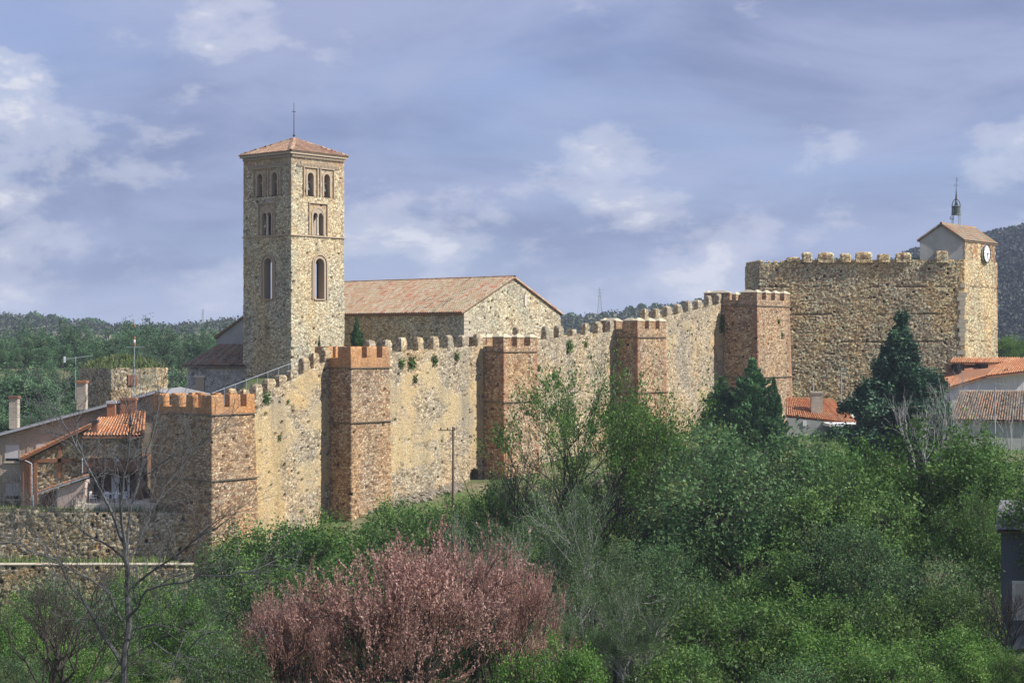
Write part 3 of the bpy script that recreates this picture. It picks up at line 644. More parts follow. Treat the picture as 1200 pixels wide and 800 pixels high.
linkmesh('stone_shaft', wall_mesh('stone_shaft', MAT['church'], pts, z_low, zE, [.085, .085, .16, .16], tower_sty, 51, hole=winhole, zstep=.085), t)
def face_frame(k):
    a = [pts[0], pts[1], pts[2], pts[3]][k]; b = [pts[1], pts[2], pts[3], pts[0]][k]; d_ = unit(b - a); n_ = np.array([d_[1], -d_[0]]); return a, np.array([*d_, 0]), np.array([*n_, 0])
def arch_prof(hw, z0, z1, n=10): return [(-hw, z0)] + [(-hw * math.cos(math.pi * k / n), z1 + hw * math.sin(math.pi * k / n)) for k in range(n + 1)] + [(hw, z0)]
bell_prof = [(.02, .78), (.12, .76), (.2, .62), (.24, .35), (.32, .10), (.40, 0.0), (.36, 0.02), (.02, .1)]
for k in range(4):
    a, d3, n3 = face_frame(k); A = np.array([*a, 0])
    for f, hw, z0, z1, kind in WIN:
        c = A + d3 * f * TW
        pin, pout = arch_prof(hw, z0, z1), arch_prof(hw + .22, z0 - .02, z1)
        W3 = lambda pr, dep: [c + d3 * x + n3 * dep + np.array([0, 0, z]) for x, z in pr]
        m = len(pin); mb = MB()
        ring = W3(pout, .10) + W3(pin, .10) + W3(pin, -.85) + W3(pout, -.05)
        mb.add(ring, [(i, i + 1, m + i + 1, m + i) for i in range(m - 1)] + [(m + i, m + i + 1, 2 * m + i + 1, 2 * m + i) for i in range(m - 1)] + [(i + 1, i, 3 * m + i, 3 * m + i + 1) for i in range(m - 1)])
        w = mb.build('window', MAT['tbrick'], t)
        if kind == 'lancet':
            p2, p3 = arch_prof(hw + .48, z0 - .02, z1), arch_prof(hw + .34, z0 - .02, z1); mb = MB(); r2 = W3(p2, .15) + W3(p3, .15) + W3(p3, .0) + W3(p2, .0)
            mb.add(r2, [(i, i + 1, m + i + 1, m + i) for i in range(m - 1)] + [(m + i, m + i + 1, 2 * m + i + 1, 2 * m + i) for i in range(m - 1)] + [(i + 1, i, 3 * m + i, 3 * m + i + 1) for i in range(m - 1)]); mb.build('arch_moulding', MAT['tbrick'], w)
            MB().box(c + n3 * -.35 + np.array([0, 0, z0 - .06]), (hw + .15, .5, .06), d3, n3).build('sill', MAT['tbrick'], w)
        else:
            # rectangular brick label round the arch
            hh = hw + .62; zt_ = z1 + hw + .55; mb = MB()
            mb.box(c + n3 * .10 + np.array([0, 0, zt_]), (hh, .06, .05), d3, n3)
            for sgn in (-1, 1): mb.box(c + d3 * sgn * (hh - .07) + n3 * .10 + np.array([0, 0, (z0 + zt_) / 2 - .07]), (.05, .06, (zt_ - z0) / 2), d3, n3)
            mb.build('brick_label', MAT['tbrick'], w)
        if kind == 'twin':
            MB().lathe(c + n3 * -.08 + np.array([0, 0, z0]), [(.17, 0), (.17, .12), (.13, .18), (.12, z1 - z0 - .2), (.17, z1 - z0 - .08), (.2, z1 - z0)], 10).build('column', MAT['lime'], w)
            q1 = None
            mb = MB(); top = [(-hw, z1), ] + [(-hw * math.cos(math.pi * i / 10), z1 + hw * math.sin(math.pi * i / 10)) for i in range(1, 10)] + [(hw, z1)]
            # tympanum over two little arches
            low = []
            for cx in (-.37, .37): low += [(cx - .30 * math.cos(math.pi * i / 5), z1 + .30 * math.sin(math.pi * i / 5)) for i in range(6)]
            poly = top + low[::-1]; p0 = [c + d3 * x + n3 * .06 + np.array([0, 0, z]) for x, z in poly]
            mb.extrude(p0, n3 * -.35); mb.build('tympanum', MAT['tbrick'], w)
        if kind == 'belfry':
            mb = MB(); bc = c + n3 * -.55 + np.array([0, 0, z0 + .55]); mb.lathe(bc, bell_prof, 12); b_ = mb.build('bell', MAT['bronze'], w, True)
            MB().box(bc + np.array([0, 0, .9]), (hw + .1, .07, .10), d3, n3).build('headstock', MAT['lime'], w)
    # dentil courses of brick under the eaves
    mb = MB(); nn = 36
    for i in range(nn): mb.box(A + d3 * TW * (i + .5) / nn + n3 * .10 + np.array([0, 0, zpx(184.5)]), (.06, .12, .12), d3, n3)
    o = mb.build('dentils', MAT['tbrick'], t); o['kind'] = 'stuff'
    mb = MB(); nn = 30
    for i in range(nn): mb.box(A + d3 * (TW * .1 + TW * .8 * (i + .5) / nn) + n3 * .06 + np.array([0, 0, zpx(194)]), (.055, .09, .16), d3, n3)
    o = mb.build('brick_frieze', MAT['tbrick'], t); o['kind'] = 'stuff'
    MB().box(A + d3 * TW / 2 + n3 * .08 + np.array([0, 0, zpx(276.5)]), (TW / 2 + .14, .07, .06), d3, n3).build('string_course', MAT['tbrick'], t)
off = .32; q = [TC - E1 * off - E2 * off + E2 * (TW + 2 * off), TC - E1 * off - E2 * off, TC - E1 * off - E2 * off + E1 * (TW + 2 * off), TC - E1 * off - E2 * off + (E1 + E2) * (TW + 2 * off)]
MB().prism(q, zE - .12, zE + .10).build('eaves_cornice', MAT['tbrick'], t)
apex = np.array([*(TC + (E1 + E2) * TW / 2), zE + 2.0]); off = .40
q = [TC - E1 * off - E2 * off + E2 * (TW + 2 * off), TC - E1 * off - E2 * off, TC - E1 * off - E2 * off + E1 * (TW + 2 * off), TC - E1 * off - E2 * off + (E1 + E2) * (TW + 2 * off)]
q = [np.array([*p, zE + .12]) for p in q]
mb = MB(); mb.add(q + [apex], [(0, 1, 4), (1, 2, 4), (2, 3, 4), (3, 0, 4), (3, 2, 1, 0)]); roof = mb.build('roof', MAT['tbrick'], t)
for k in range(4):
    tiles('roof_tiles', q[k], q[(k + 1) % 4], apex, apex, MAT['tile_tower'], roof, .24, .40, 60 + k, hip=True); ridge_tiles(roof, q[k] + np.array([0, 0, .05]), apex + np.array([0, 0, .08]), MAT['tile_tower'], .13, k)
mb = MB(); mb.tube([apex, apex + np.array([0, 0, 3.9])], [.05, .03], 6); mb.box(apex + np.array([0, 0, 2.95]), (.26, .035, .035), (*E1, 0), (*E2, 0)); mb.lathe(apex + np.array([0, 0, .25]), [(.02, 0), (.14, .1), (.14, .2), (.02, .3)], 8); mb.build('cross', MAT['iron'], t)
# interior floor so that the shaft is not empty under the belfry
MB().prism([p * .94 + (TC + (E1 + E2) * TW / 2) * .06 for p in pts], zpx(300) - .2, zpx(300)).build('belfry_floor', MAT['timber'], t)

# ---------------------------------------------------------------- church: nave
NC = P(543, 0, 178)[:2]; GW = 15.9; NL = 27.
zev = PZ(365, 178); zap = PZ(325.5, 184)
t = thing('church_nave', (*(NC + E1 * GW / 2 + E2 * NL / 2), -4.2), 'church nave of pale rubble with long lichened red tile roof', 'church')
gtop = lambda x, y: zev + (zap - zev) * max(0., 1 - abs(2 * ((np.array([x, y]) - NC) @ E1) / GW - 1)) if (np.array([x, y]) - NC) @ E2 < .05 or (np.array([x, y]) - NC) @ E2 > NL - .05 else zev
poly = [NC + E2 * NL, NC, NC + E1 * GW, NC + E1 * GW + E2 * NL]
st_nave = style(.36, .23, .95, .06, .26)
linkmesh('stone_walls', wall_mesh('stone_walls', MAT['church'], poly, -4.6, gtop, [.12, .1, .6, .6], st_nave, 55), t)
o3 = np.array([*E1, 0]) * .35; g3 = np.array([*E2, 0]) * .25
def N3(a, b, z): p = NC + E1 * a + E2 * b; return np.array([*p, z])
sl = (zap - zev) / (GW / 2)
eL, eR, rL, rR = N3(-.4, NL, zev + .05 - .4 * sl), N3(-.4, -.22, zev + .05 - .4 * sl), N3(GW / 2, NL, zap + .05), N3(GW / 2, -.22, zap + .05)
d1 = slab(t, [eL, eR, rR, rL], .08, MAT['tile_deck'], 'roof'); tiles('roof_tiles', eL, eR, rL, rR, MAT['tile_church'], d1, .34, .50, 70, runs=.62)
eL2, eR2 = N3(GW + .4, -.22, zev + .05 - .4 * sl), N3(GW + .4, NL, zev + .05 - .4 * sl)
d2 = slab(t, [eL2, eR2, rL, rR], .08, MAT['tile_deck'], 'roof'); tiles('roof_tiles', eL2, eR2, rR, rL, MAT['tile_church'], d2, .32, .46, 71)
ridge_tiles(d1, rR + np.array([0, 0, .06]), rL + np.array([0, 0, .06]), MAT['tile_church'], .16, 3)
MB().box(N3(-.12, NL / 2, zev - .18), (.14, NL / 2, .16), (*E1, 0), (*E2, 0)).build('brick_cornice', MAT['rbrick'], t)
for i in range(9): MB().box(N3(.30 + .22 * (i % 2), -.05, zev - .35 - i * .42), (.36 + .22 * (i % 2), .10, .19), (*E1, 0), (*E2, 0)).build('quoin', MAT['quoin'], t)
MB().box(N3(GW * .62, -.08, zap - 2.4), (.16, .06, .6), (*E1, 0), (*E2, 0)).build('gable_slit', MAT['lime'], t)
# lower lean-to against the nave, hidden base of the bell tower
# ---------------------------------------------------------------- annexe left of the bell tower
t = thing('vestry', (*P(252, 470, 186)[:2], -6.), 'low grey stone building with brown tiled roof beside the bell tower', 'building')
YA = 186.; za, zb_ = PZ(428, YA), -15.
A0 = np.array([PX(220, YA), YA - .2]); A1 = np.array([PX(290, YA - 3), YA - 3])
pol = [A0 + np.array([1.5, 7.]), A0, A1, A1 + np.array([1.5, 8.])]
linkmesh('stone_walls', wall_mesh('stone_walls', MAT['grey'], pol, zb_, za, [.3, .15, .5, .6], ST_ASH, 57), t)
eL, eR = np.array([*(A0 + (-.5, -.4)), za - .02]), np.array([*(A1 + (.3, -.5)), za - .02]); rL, rR = np.array([*(A0 + (2.6, 5.)), PZ(404, YA + 4)]), np.array([*(A1 + (.3, 5.5)), PZ(404, YA + 4)])
d1 = slab(t, [eL, eR, rR, rL], .16, MAT['timber'], 'roof'); tiles('roof_tiles', eL, eR, rL, rR, MAT['tile_old'], d1, .28, .45, 72)
wd = unit(np.array([*(A1 - A0), 0])); wn = np.array([wd[1], -wd[0], 0]); wc = np.array([*(A0 + (A1 - A0) * .22), PZ(453, YA)])
MB().box(wc + wn * .02, (.52, .12, 1.05), wd, wn).build('bricked_window', MAT['tbrick'], t)
mb = MB(); mb.box(wc + wn * .06 + np.array([0, 0, 1.15]), (.7, .12, .12), wd, wn); mb.build('lintel', MAT['lime'], t)
# taller grey transept wall behind, its gable rising to the right
t2 = thing('transept', (PX(272, 194), 194, -6.), 'tall grey stone block behind the vestry with sloping roof edge', 'building')
a, b = np.array([PX(254, 192), 192.]), np.array([PX(292, 192), 191.])
pr = [(*a, PZ(396, 192)), (*b, PZ(368, 192)), (*b, -15.), (*a, -15.)]
MB().extrude(pr, (3., 8., 0)).build('stone_walls', MAT['render'], t2)
MB().extrude([(a[0] - .25, a[1] - .25, PZ(397, 192)), (b[0] + .1, b[1] - .25, PZ(368, 192)), (b[0] + .1, b[1] - .25, PZ(366, 192)), (a[0] - .25, a[1] - .25, PZ(394, 192))], (3.2, 8.4, 0)).build('roof', MAT['tile_deck'], t2)

# ---------------------------------------------------------------- castle keep
Yc = 224.
C0 = np.array([PX(873.5, Yc + 7), Yc + 7]); C1 = np.array([PX(889, Yc), Yc]); C2 = np.array([PX(1130, Yc - 1.2), Yc - 1.2]); cd = unit((.60, .80)); C3 = C2 + cd * 8.6
while 600 + F * C3[0] / C3[1] < 1168: C3 = C3 + cd * .05
C4 = C3 + np.array([-6., 20.]); C5 = C0 + np.array([4., 16.])
zk = PZ(304.5, Yc); zkb = -13.5
cast = thing('castle_keep', (*((C1 + C2) / 2 + (0, 8)), zkb), 'massive brown rubble castle with eroded battlements and clock turret', 'castle')
ctop = lambda x, y: zk + .25 * (fbm(np.array([x * .8]), np.array([y * .8]), 3)[0] - .5) - .5 * float(x < C1[0] + 3)
def cast_sty(S, Z, Lc, SL, SG, Ztop, seed):
    h, st = ST_CAST(S, Z, Lc, SL, SG, Ztop, seed)
    m = (np.mod(Z + .25 * fbm(S * .3, Z * .3, 8), 3.6) < .16).astype(float) * (fbm(S * .5, Z * .5, 21) > .5); h = h - .10 * m; st[..., 1] = np.maximum(st[..., 1], m)
    q = ((SG == 1) & (SL - Lc < .7)) | ((SG == 2) & (Lc < .5)); st[..., 2] = np.maximum(st[..., 2], q * .7)
    bk = (SG == 2) & (Lc > SL - .55); st[..., 3] = np.maximum(st[..., 3], bk * .6)
    return h, st
linkmesh('stone_walls', wall_mesh('stone_walls', MAT['castle'], [C0, C1, C2, C3, C4, C5], zkb, ctop, [.2, .115, .115, 1., 1., 1.], cast_sty, 61, zstep=.12, batter=.004), cast)
MB().prism([C0 + (.3, 0), C1 + (.1, .3), C2 + (-.2, .3), C3 + (-.4, 0), C4, C5], zk - 1.0, zk - .35).build('roof_terrace', MAT['grass'], cast)
M_CAS = [block_mesh('merlon', MAT['castle'], w, .9, h, style(.5, .28, .95, .12, .26, rough=.06, pits=0), 80 + i, lid=l, step=.16) for i, (w, h, l) in enumerate([(1.6, .85, .22), (1.35, .95, .16), (1.8, .75, .25)])]
for i, px in enumerate((930, 946, 968, 991, 1012, 1035, 1058, 1102)):
    x = PX(px, Yc - .6); o = put('merlon', M_CAS[(i * 7 + i // 3) % 3], cast, (x, Yc + .05 - .005 * (px - 889), zk - .12), (i % 2) * math.pi + .0); o.scale = ((.95, .8, 1.05, .85, 1.1, .9, 1., .95)[i], 1, (.45, 1, 1.1, .85, 1.15, .8, 1.05, 1.2)[i])
M_SM = block_mesh('merlon', MAT['castle'], .34, .5, .5, style(.3, .2, .9, .05, .25), 90, lid=.04, step=.2)
for i, px in enumerate((893, 901, 909, 917)): put('merlon', M_SM, cast, (PX(px, Yc), Yc + .3, zk - .62), 0.)
for i in range(7): p = C0 + (C1 - C0) * (i + .5) / 7 + (.3, .1); put('merlon', M_SM, cast, (*p, zk - .55), math.atan2(*(C1 - C0)[::-1]))
# quoin stones on the corner of the clock face
QM = [MB().box((0, 0, 0), (w_, .34, .27)).mesh('quoin', MAT['quoin']) for w_ in (.42, .30, .55)]
for i in range(17):
    z = PZ(418 - i * 5.2, Yc); p = C2 + (np.array([-.24 - .16 * (i % 2), .20]))
    if random.Random(i).random() < .82: put('quoin', QM[(i * 5 + i // 2) % 3], cast, (*p, z), .0 + random.Random(i).uniform(-.02, .02))
# clock turret on the corner
zt0, zt1, ztr = zk - .6, PZ(281.5, Yc), PZ(264.5, Yc + 2)
K0 = np.array([PX(1078, Yc - .6), Yc - .55]); K1 = C2 + cd * .05 + (-.02, .03); back = (C3 - C2) - cd * .7
tq = MB(); fr = [np.array([*K0, zt0]), np.array([*K1, zt0]), np.array([*K1, zt1]), np.array([*((K0 + K1) / 2), ztr - .15]), np.array([*K0, zt1])]
tq.extrude(fr, (*back, 0)); tur = tq.build('clock_turret', MAT['render'], cast, False)
b3 = np.array([*back, 0.])
V, Q, st = wrap([K1 + cd * .0, K1 + cd * np.linalg.norm(back)], zk - .4, zt1 + .2, [.12], lambda *a: (lambda h, s: (h + .04, np.concatenate([s[..., :3], np.maximum(s[..., 3:], (fbm(a[0] * 1.2, a[1] * .9, 4)[..., None] > .5) * .8)], -1)))(*ST_CAST(*a)), 62, closed=False, zstep=.12)
linkmesh('clock_wall', npmesh('clock_wall', V, Q, MAT['castle'], st=st), cast)
mid = (K0 + K1) / 2; ov = .22; kd = unit(K1 - K0); slp = (ztr - zt1) / (np.linalg.norm(K1 - K0) / 2)
def K3(p, z): return np.array([*p, z])
fo = np.array([*(-unit(back) * .35), 0]); bo = np.array([*(unit(back) * .6), 0])
e0, e1 = K3(K0 - kd * ov, zt1 - ov * slp + .05), K3(K1 + kd * ov, zt1 - ov * slp + .05); rr = K3(mid, ztr + .05)
r1 = slab(cast, [e1 + fo, e1 + b3 + bo, rr + b3 + bo, rr + fo], .12, MAT['timber'], 'roof'); tiles('roof_tiles', e1 + fo, e1 + b3 + bo, rr + fo, rr + b3 + bo, MAT['tile_old'], r1, .30, .5, 75)
r2 = slab(cast, [e0 + b3 + bo, e0 + fo, rr + fo, rr + b3 + bo], .12, MAT['timber'], 'roof'); tiles('roof_tiles', e0 + b3 + bo, e0 + fo, rr + b3 + bo, rr + fo, MAT['tile_old'], r2, .30, .5, 76)
ridge_tiles(r1, rr + fo + np.array([0, 0, .05]), rr + b3 + bo + np.array([0, 0, .05]), MAT['tile_old'], .17)
# clock
cn = np.array([cd[1], -cd[0], 0]); cdd = np.array([*cd, 0]); cc = np.array([*(C2 + cd * (np.linalg.norm(C3 - C2) * .60)), PZ(297, Yc + 4)])
def disc(c, r, r0, d0, d1, seg=28):
    mb = MB(); a = [c + cdd * r * math.cos(2 * math.pi * k / seg) + np.array([0, 0, r * math.sin(2 * math.pi * k / seg)]) for k in range(seg)]
    mb.extrude([p + cn * d0 for p in a], cn * (d1 - d0)); return mb
ck = disc(cc, 1.12, 0, .05, .40).build('clock_face', MAT['white'], cast)
seg = 28; mb = MB(); rgo = [cc + cn * .40 + cdd * 1.2 * math.cos(2 * math.pi * k / seg) + np.array([0, 0, 1.2 * math.sin(2 * math.pi * k / seg)]) for k in range(seg + 1)]; mb.tube(rgo, .09, 6); mb.build('rim', MAT['iron'], ck)
for k in range(12):
    a = 2 * math.pi * k / 12; mb = MB(); u = cdd * math.sin(a) + np.array([0, 0, math.cos(a)]); v = np.cross(cn, u); mb.box(cc + u * .93 + cn * .415, (.11, .03, .01), u, v, cn); mb.build('hour_mark', MAT['iron'], ck)
for ang, ln, nm in ((R(95), .55, 'hour_hand'), (R(155), .85, 'minute_hand')):
    u = cdd * math.sin(ang) + np.array([0, 0, math.cos(ang)]); v = np.cross(cn, u); MB().box(cc + u * ln * .45 + cn * .435, (ln * .55, .05, .012), u, v, cn).build(nm, MAT['iron'], ck)
# bell cage
bx = np.array([PX(1120.5, Yc + 3.0), Yc + 3.0]); zb0, zb1, zb2 = PZ(267, Yc + 3), PZ(252, Yc + 3), PZ(241, Yc + 3)
cage = thing('bell_cage', (*bx, zb0 - .4), 'iron bell cage with weather vane on the clock turret roof', 'bell')
for sx in (-1, 1):
    for sy in (-1, 1): MB().tube([(bx[0] + sx * .45, bx[1] + sy * .35, zb0 - 1.0), (bx[0] + sx * .45, bx[1] + sy * .35, zb1 + .9)], .05, 6).build('post', MAT['steel'], cage)
MB().lathe((*bx, zb1), [(.60, 0), (.66, .04), (.62, .12), (.58, 1.0), (.62, 1.12), (.60, 1.2), (.02, 1.22)], 16).build('drum', MAT['bronze'], cage, False)
for a in (0, math.pi / 2):
    pts_ = [(bx[0] + .55 * math.cos(an) * math.cos(a), bx[1] + .55 * math.cos(an) * math.sin(a), zb2 - .1 + .95 * math.sin(an)) for an in np.linspace(0, math.pi, 11)]
    MB().tube(pts_, .055, 6).build('hoop', MAT['iron'], cage)
MB().lathe((bx[0], bx[1], zb2 + .05), [(.02, .5), (.12, .48), (.17, .25), (.26, .02), (.02, .05)], 10).build('bell', MAT['bronze'], cage, True)
zs_ = zb2 + .8
MB().lathe((bx[0], bx[1], zs_), [(.16, 0), (.10, .4), (.05, 1.2), (.03, 1.5)], 8).build('spire', MAT['iron'], cage)
mb = MB(); mb.tube([(*bx, zs_ + 1.4), (*bx, zs_ + 2.9)], .03, 5); mb.box((bx[0], bx[1], zs_ + 1.9), (.26, .025, .025)); mb.build('cross', MAT['iron'], cage)
mb = MB(); mb.tube([(bx[0] - .05, bx[1], zs_ + 2.55), (bx[0] + .2, bx[1], zs_ + 2.5), (bx[0] + .22, bx[1], zs_ + 2.75), (bx[0] + .02, bx[1], zs_ + 2.95)], .03, 5); mb.build('vane', MAT['iron'], cage)
MB().tube([(bx[0] - .45, bx[1] - .36, zb1 - .6), (bx[0] - .95, bx[1] - .5, zb1 - .55), (bx[0] - .85, bx[1] - .5, zb1 - .2)], .05, 5).build('hammer', MAT['iron'], cage)
o = MB().tube([(PX(1052, 228), 228., zk - .6), (PX(1052, 228), 228., zk + .9)], .035, 5); o.tube([(PX(1052, 228) - .4, 228., zk + .85), (PX(1052, 228) + .4, 228., zk + .85)], .03, 5); ae = o.build('small_aerial', MAT['iron']); tag(ae, 'small thin aerial rising behind the castle battlements', 'aerial')
# crest of the keep: ruinous buttress low on its left
# ---------------------------------------------------------------- ruined tower with a grassy top
Yr_ = 196.
t = thing('ruined_tower', (PX(145, Yr_), Yr_ + 3, -11.), 'squat ruined stone tower with grass growing on its top', 'tower')
ra, rb, rc = np.array([PX(94, Yr_ + 4.5), Yr_ + 4.5]), np.array([PX(130, Yr_), Yr_]), np.array([PX(196, Yr_ + 6.), Yr_ + 6.])
pol = [ra, rb, rc, rc + (ra - rb)]
linkmesh('stone_walls', wall_mesh('stone_walls', MAT['field'], pol, -15, lambda x, y: PZ(432, Yr_) + .3 * (vnoise(np.array([x * 1.3]), np.array([y]), 2)[0] - .5), [.13, .13, .5, .5], style(.5, .3, .95, .09, .27, plaster=.1), 63, zstep=.13), t)
cen = (ra + rc) / 2; rng = np.random.default_rng(3); nv = 11
V, Q = [], []
for j in range(9):
    for i in range(9):
        p = ra + (rb - ra) * (i / 8) + (rc - rb) * (j / 8); e = min(i, 8 - i, j, 8 - j) / 4; V.append((*p, PZ(433, Yr_) - .1 + 1.35 * math.sin(min(1, e * 1.1) * math.pi / 2) * (.75 + .5 * rng.random())))
for j in range(8):
    for i in range(8): k = j * 9 + i; Q.append((k, k + 1, k + 10, k + 9))
mound = linkmesh('earth_mound', npmesh('earth_mound', V, Q, MAT['grass'], smooth=True), t)
def tuft_mesh(n, w, h, bl, seed, m, wide=.05):
    g = np.random.default_rng(seed); c = (g.random((n, 2)) - .5) * w; a = g.random(n) * 6.28; ln = bl * (.5 + g.random(n)); V = np.empty((n, 4, 3)); dx = np.stack([np.cos(a), np.sin(a)], -1) * wide
    V[:, 0, :2] = c - dx; V[:, 1, :2] = c + dx; V[:, :2, 2] = h(c)[:, None]; tip = c + (g.random((n, 2)) - .5) * bl * .9; V[:, 2, :2] = tip + dx * .2; V[:, 3, :2] = tip - dx * .2; V[:, 2:, 2] = (h(c) + ln)[:, None]
    return npmesh('grass_blades', V.reshape(-1, 3), np.arange(n * 4).reshape(n, 4), m, lf=np.repeat(g.random(n), 4))
MAT['blade'] = leaf_mat('grass_blade', [(0, (.09, .14, .04)), (.6, (.16, .24, .07)), (1, (.34, .31, .15))], .25)
uu = (rc - rb); vv = (ra - rb); n = 2600; g_ = np.random.default_rng(5); f1, f2 = g_.random(n), g_.random(n); c2 = rb + f1[:, None] * uu + f2[:, None] * vv
e = np.minimum(np.minimum(f1, 1 - f1), np.minimum(f2, 1 - f2)) * 2; hz_ = PZ(433, Yr_) - .1 + 1.3 * np.sin(np.minimum(1, e * 1.1) * np.pi / 2)
a = g_.random(n) * 6.28; ln = .25 + .45 * g_.random(n); V = np.empty((n, 4, 3)); dx = np.stack([np.cos(a), np.sin(a)], -1) * .07; V[:, 0, :2] = c2 - dx; V[:, 1, :2] = c2 + dx; V[:, :2, 2] = hz_[:, None]; tip = c2 + (g_.random((n, 2)) - .5) * .5; V[:, 2, :2] = tip + dx * .3; V[:, 3, :2] = tip - dx * .3; V[:, 2:, 2] = (hz_ + ln)[:, None]
o = linkmesh('grass_blades', npmesh('grass_blades', V.reshape(-1, 3), np.arange(n * 4).reshape(n, 4), MAT['blade'], lf=np.repeat(g_.random(n), 4)), t); o['kind'] = 'stuff'
wd = unit(np.array([*(rc - rb), 0])); wn = np.array([wd[1], -wd[0], 0]); wc = np.array([*(rb + (rc - rb) * .36), PZ(446, Yr_)])
w = MB().box(wc + wn * .06, (.62, .14, .62), wd, wn).build('window', MAT['rust'], t)
for sx in (-.22, .22): MB().box(wc + wn * .21 + wd * sx, (.05, .02, .56), wd, wn).build('bar', MAT['timber'], w)

# ---------------------------------------------------------------- the long brick house
Yh = 153.
def H(px, py, dy=0.): return P(px, py, Yh + dy)
t = thing('brick_house', (PX(60, Yh), Yh + 5, -14.4), 'long brown brick house with grey sheet roof and pale blinds', 'house')
xa, xb, xc = PX(-60, Yh), PX(183, Yh), PX(222, Yh); zA, zB, zC = PZ(527, Yh), PZ(461, Yh), PZ(471, Yh)
MB().extrude([(xa, Yh, -15), (xc, Yh, -15), (xc, Yh, zC), (xb, Yh, zB), (xa, Yh, zA)], (0, 11, 0)).build('wall', MAT['brickwall'], t)
# brick pilaster bands that show as paler lines
for px in (0, 33, 60):
    MB().span((PX(px, Yh) - .12, Yh - .035, -14.4), (PX(px, Yh) + .12, Yh + .1, PZ(527 - (px + 60) * .2716, Yh) - .9)).build('brick_pier', MAT['tbrick'], t)
MB().span((xa, Yh - .03, PZ(510, Yh)), (PX(88, Yh), Yh + .1, PZ(508, Yh))).build('brick_band', MAT['tbrick'], t)
sl_ = (zB - zA) / (xb - xa)
def sheets(x0, z0, x1, z1, n, nm):
    for i in range(n):
        f0, f1 = i / n, (i + 1) / n
        p, q = (x0 + (x1 - x0) * f0, z0 + (z1 - z0) * f0), (x0 + (x1 - x0) * f1 + .06, z0 + (z1 - z0) * f1)
        j = .015 * (i % 3); r = MB().extrude([(p[0], Yh - .55, p[1] + .10 + j), (q[0], Yh - .55, q[1] + .10 + j + .03), (q[0], Yh - .55, q[1] + .30 + j), (p[0], Yh - .55, p[1] + .28 + j)], (0, 12, 0)).build(nm, MAT['sheet'], roof_p)
roof_p = MB().extrude([(xa - .1, Yh - .4, zA - .05), (xb, Yh - .4, zB - .02), (xb, Yh - .4, zB + .11), (xa - .1, Yh - .4, zA + .08)], (0, 11.8, 0)).build('roof', MAT['timber'], t)
sheets(xa, zA, xb, zB, 11, 'roof_sheet'); sheets(xb, zB, xc + .3, zC, 3, 'roof_sheet')
MB().extrude([(xa, Yh - .58, zA + .02), (xb, Yh - .58, zB + .02), (xb, Yh - .58, zB + .22), (xa, Yh - .58, zA + .22)], (0, .06, 0)).build('barge_board', MAT['zinc'], t)
def window(px0, px1, py0, py1, par, y=Yh, bars=False):
    x0, x1, z1, z0 = PX(px0, y), PX(px1, y), PZ(py0, y), PZ(py1, y)
    mb = MB(); f = .09
    mb.span((x0 - f, y - .05, z0 - f), (x1 + f, y + .2, z0)); mb.span((x0 - f, y - .05, z1), (x1 + f, y + .2, z1 + f)); mb.span((x0 - f, y - .05, z0), (x0, y + .2, z1)); mb.span((x1, y - .05, z0), (x1 + f, y + .2, z1))
    w = mb.build('window', MAT['tbrick'], par)
    MB().span((x0, y - .03, z0 + .25), (x1, y - .006, z1)).build('blind', MAT['shutter'], w)
    MB().span((x0, y - .026, z0), (x1, y - .004, z0 + .25)).build('pane', MAT['glass'], w)
    MB().span((x0 - .15, y - .14, z0 - f - .08), (x1 + .15, y, z0 - f)).build('sill', MAT['lime'], w)
    if bars:
        for i in range(7): MB().tube([(x0 + (x1 - x0) * (i + .5) / 7, y - .10, z0 - .05), (x0 + (x1 - x0) * (i + .5) / 7, y - .10, z1 + .02)], .012, 4).build('bar', MAT['iron'], w)
    return w
window(6.5, 22.5, 521, 540, t); window(6, 22.5, 566, 584, t, bars=True); window(43, 58, 519, 536, t); window(43, 58, 566, 584, t)
def chimney(px, py0, py1, Y, w, dpt, m, par, cap=None, y_off=0.):
    x = PX(px, Y); z0, z1 = PZ(py1, Y), PZ(py0, Y); c = MB().span((x - w / 2, Y, z0 - .8), (x + w / 2, Y + dpt, z1)).build('chimney', m, par)
    MB().span((x - w / 2 - .08, Y - .08, z1 - .22), (x + w / 2 + .08, Y + dpt + .08, z1 + .003)).build('chimney_cap', cap or m, c); return c
chimney(15.5, 464, 492, 158, .78, .8, MAT['brickwall'], t, MAT['rust']); chimney(95, 446, 470, 158, .85, .8, MAT['brickwall'], t, MAT['rbrick'])
# aerials on the roof
def aerial(px, py0, py1, Y, label, boom, els, tilt, ringed=False):
    x = PX(px, Y); z0, z1 = PZ(py1, Y), PZ(py0, Y); t_ = thing('roof_aerial', (x, Y, z0), label, 'aerial')
    MB().tube([(x, Y, z0 - .4), (x, Y, z1)], .035, 5).build('mast', MAT['steel'], t_)
    if boom:
        p0, p1 = np.array([x - boom * .4, Y, z1 - .25]), np.array([x + boom * .6, Y - .3, z1 - .25 + tilt]); MB().tube([p0, p1], .03, 5).build('boom', MAT['steel'], t_)
        for i in range(els): q = p0 + (p1 - p0) * i / (els - 1); MB().tube([q + np.array([0, -.25, .0]), q + np.array([.05, .25, .0])], .014, 4).build('element', MAT['steel'], t_)
        MB().box(p0 + np.array([0, 0, 0]), (.05, .3, .28)).build('reflector', MAT['steel'], t_)
    if ringed:
        for dz, c in ((.15, 'rbrick'), (.45, 'white'), (.75, 'rbrick'), (-1.0, 'rbrick')): MB().lathe((x, Y, z1 - dz), [(.09, -.14), (.11, 0), (.09, .14)], 8).build('marker_band', MAT[c], t_)
    return t_
aerial(88.5, 418, 463, 160, 'grey television aerial with long boom beside the brick chimney', 2.6, 8, .35)
